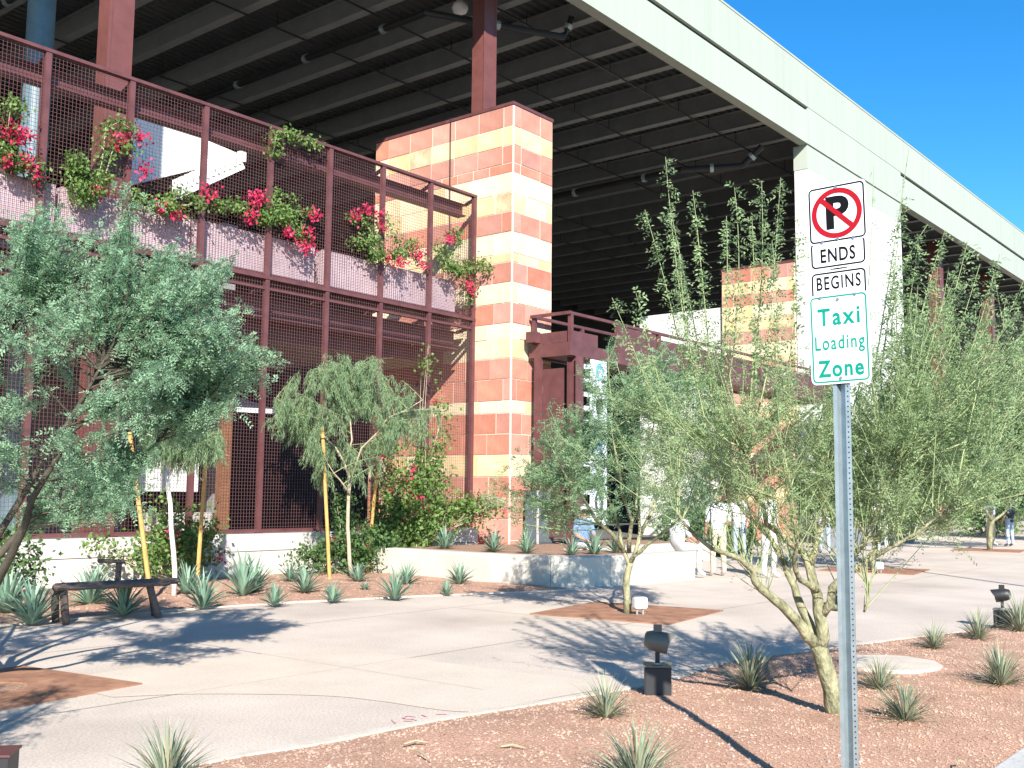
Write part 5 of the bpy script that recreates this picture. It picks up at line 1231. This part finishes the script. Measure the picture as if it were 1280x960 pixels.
    mb.add(vs_, [(i*n+j, (i+1)*n+j, (i+1)*n+(j+1) % n, i*n+(j+1) % n) for i in range(5) for j in range(n)]); mb.build('cap' if cap else 'hair', 'capwhite' if cap else hairm, r, True)
    if cap:
        mb = MB(); mb.add([(hd.x-.07, hd.y-.09, hd.z+.03), (hd.x+.07, hd.y-.09, hd.z+.03), (hd.x+.05, hd.y-.19, hd.z+.015), (hd.x-.05, hd.y-.19, hd.z+.015), (hd.x-.07, hd.y-.09, hd.z+.038), (hd.x+.07, hd.y-.09, hd.z+.038), (hd.x+.05, hd.y-.19, hd.z+.022), (hd.x-.05, hd.y-.19, hd.z+.022)], [(3, 2, 1, 0), (4, 5, 6, 7), (0, 1, 5, 4), (1, 2, 6, 5), (2, 3, 7, 6), (3, 0, 4, 7)]); mb.build('peak', 'capwhite', r)
    # face: nose, eyes, mouth, ears
    fz = hd.z-.01; fy = hd.y-.098*k
    MB().add([(hd.x-.014, fy+.012, fz-.03), (hd.x+.014, fy+.012, fz-.03), (hd.x, fy+.008, fz+.02), (hd.x, fy-.022, fz-.028)], [(0, 1, 3), (1, 2, 3), (2, 0, 3)]).build('nose', 'skin', r)
    for s in (-1, 1):
        MB().tube([(hd.x+s*.035, fy+.016, fz+.012), (hd.x+s*.035, fy+.004, fz+.012)], .010, 8).build('eye', 'hair', r); MB().tube([(hd.x+s*.094*k, hd.y+.01, fz-.02), (hd.x+s*.102*k, hd.y+.015, fz), (hd.x+s*.094*k, hd.y+.012, fz+.022)], [.012, .016, .012], 6).build('ear', 'skin', r)
    MB().tube([(hd.x-.022, fy+.014, fz-.058), (hd.x, fy+.006, fz-.060), (hd.x+.022, fy+.014, fz-.058)], .006, 5).build('mouth', mat('lip', (.30, .11, .09), .6, .1, 5), r)
    return r
to_cam = HEAD-math.pi/2        # yaw for facing away from the camera would add pi
person('person in white shirt and khaki trousers standing with back to the camera', 898, 720, HEAD+math.pi/2+rad(10), 'shirtw', 'khaki', 'shoew', seed=1)
person('person in white shirt and white trousers standing left of the sign post', 962, 722, HEAD-math.pi/2+rad(40), 'shirtw', 'whitepant', 'shoew', h=1.8, seed=2, stance=1)
person('person in dark trousers partly hidden behind the khaki figure', 925, 700, HEAD-math.pi/2-rad(30), 'shirtw', 'palejean', seed=3)
person('person in white top and blue jeans seen just left of the post', 1031, 692, HEAD+math.pi/2-rad(20), 'shirtw', 'palejean', h=1.72, seed=4)
person('walker in pale shirt and khaki trousers beside the far tree trunk', 1239, 682, HEAD-math.pi/2+rad(30), 'shirtw', 'khaki', 'shoew', seed=5, stance=1)
person('walker in navy shirt and pale jeans at the right edge', 1263, 683, HEAD+math.pi/2+rad(30), 'shirtb', 'palejean', seed=6)
person('person in white shirt seen through the branches right of the post', 1103, 690, HEAD+math.pi/2, 'shirtw', 'whitepant', 'shoew', seed=9)
person('person in white shirt seated on the end of the seat wall', 0, 0, rad(70), 'shirtw', 'whitepant', 'shoew', pose='sit', where=Vector((18.58, 10.80, .53)), seed=7)
person('person in white cap and blue shirt sitting on the rear planter wall', 0, 0, rad(-20), 'shirtg', 'whitepant', 'shoew', pose='sit', where=Vector((18.9, 13.36, .47)), cap=True, seed=8)
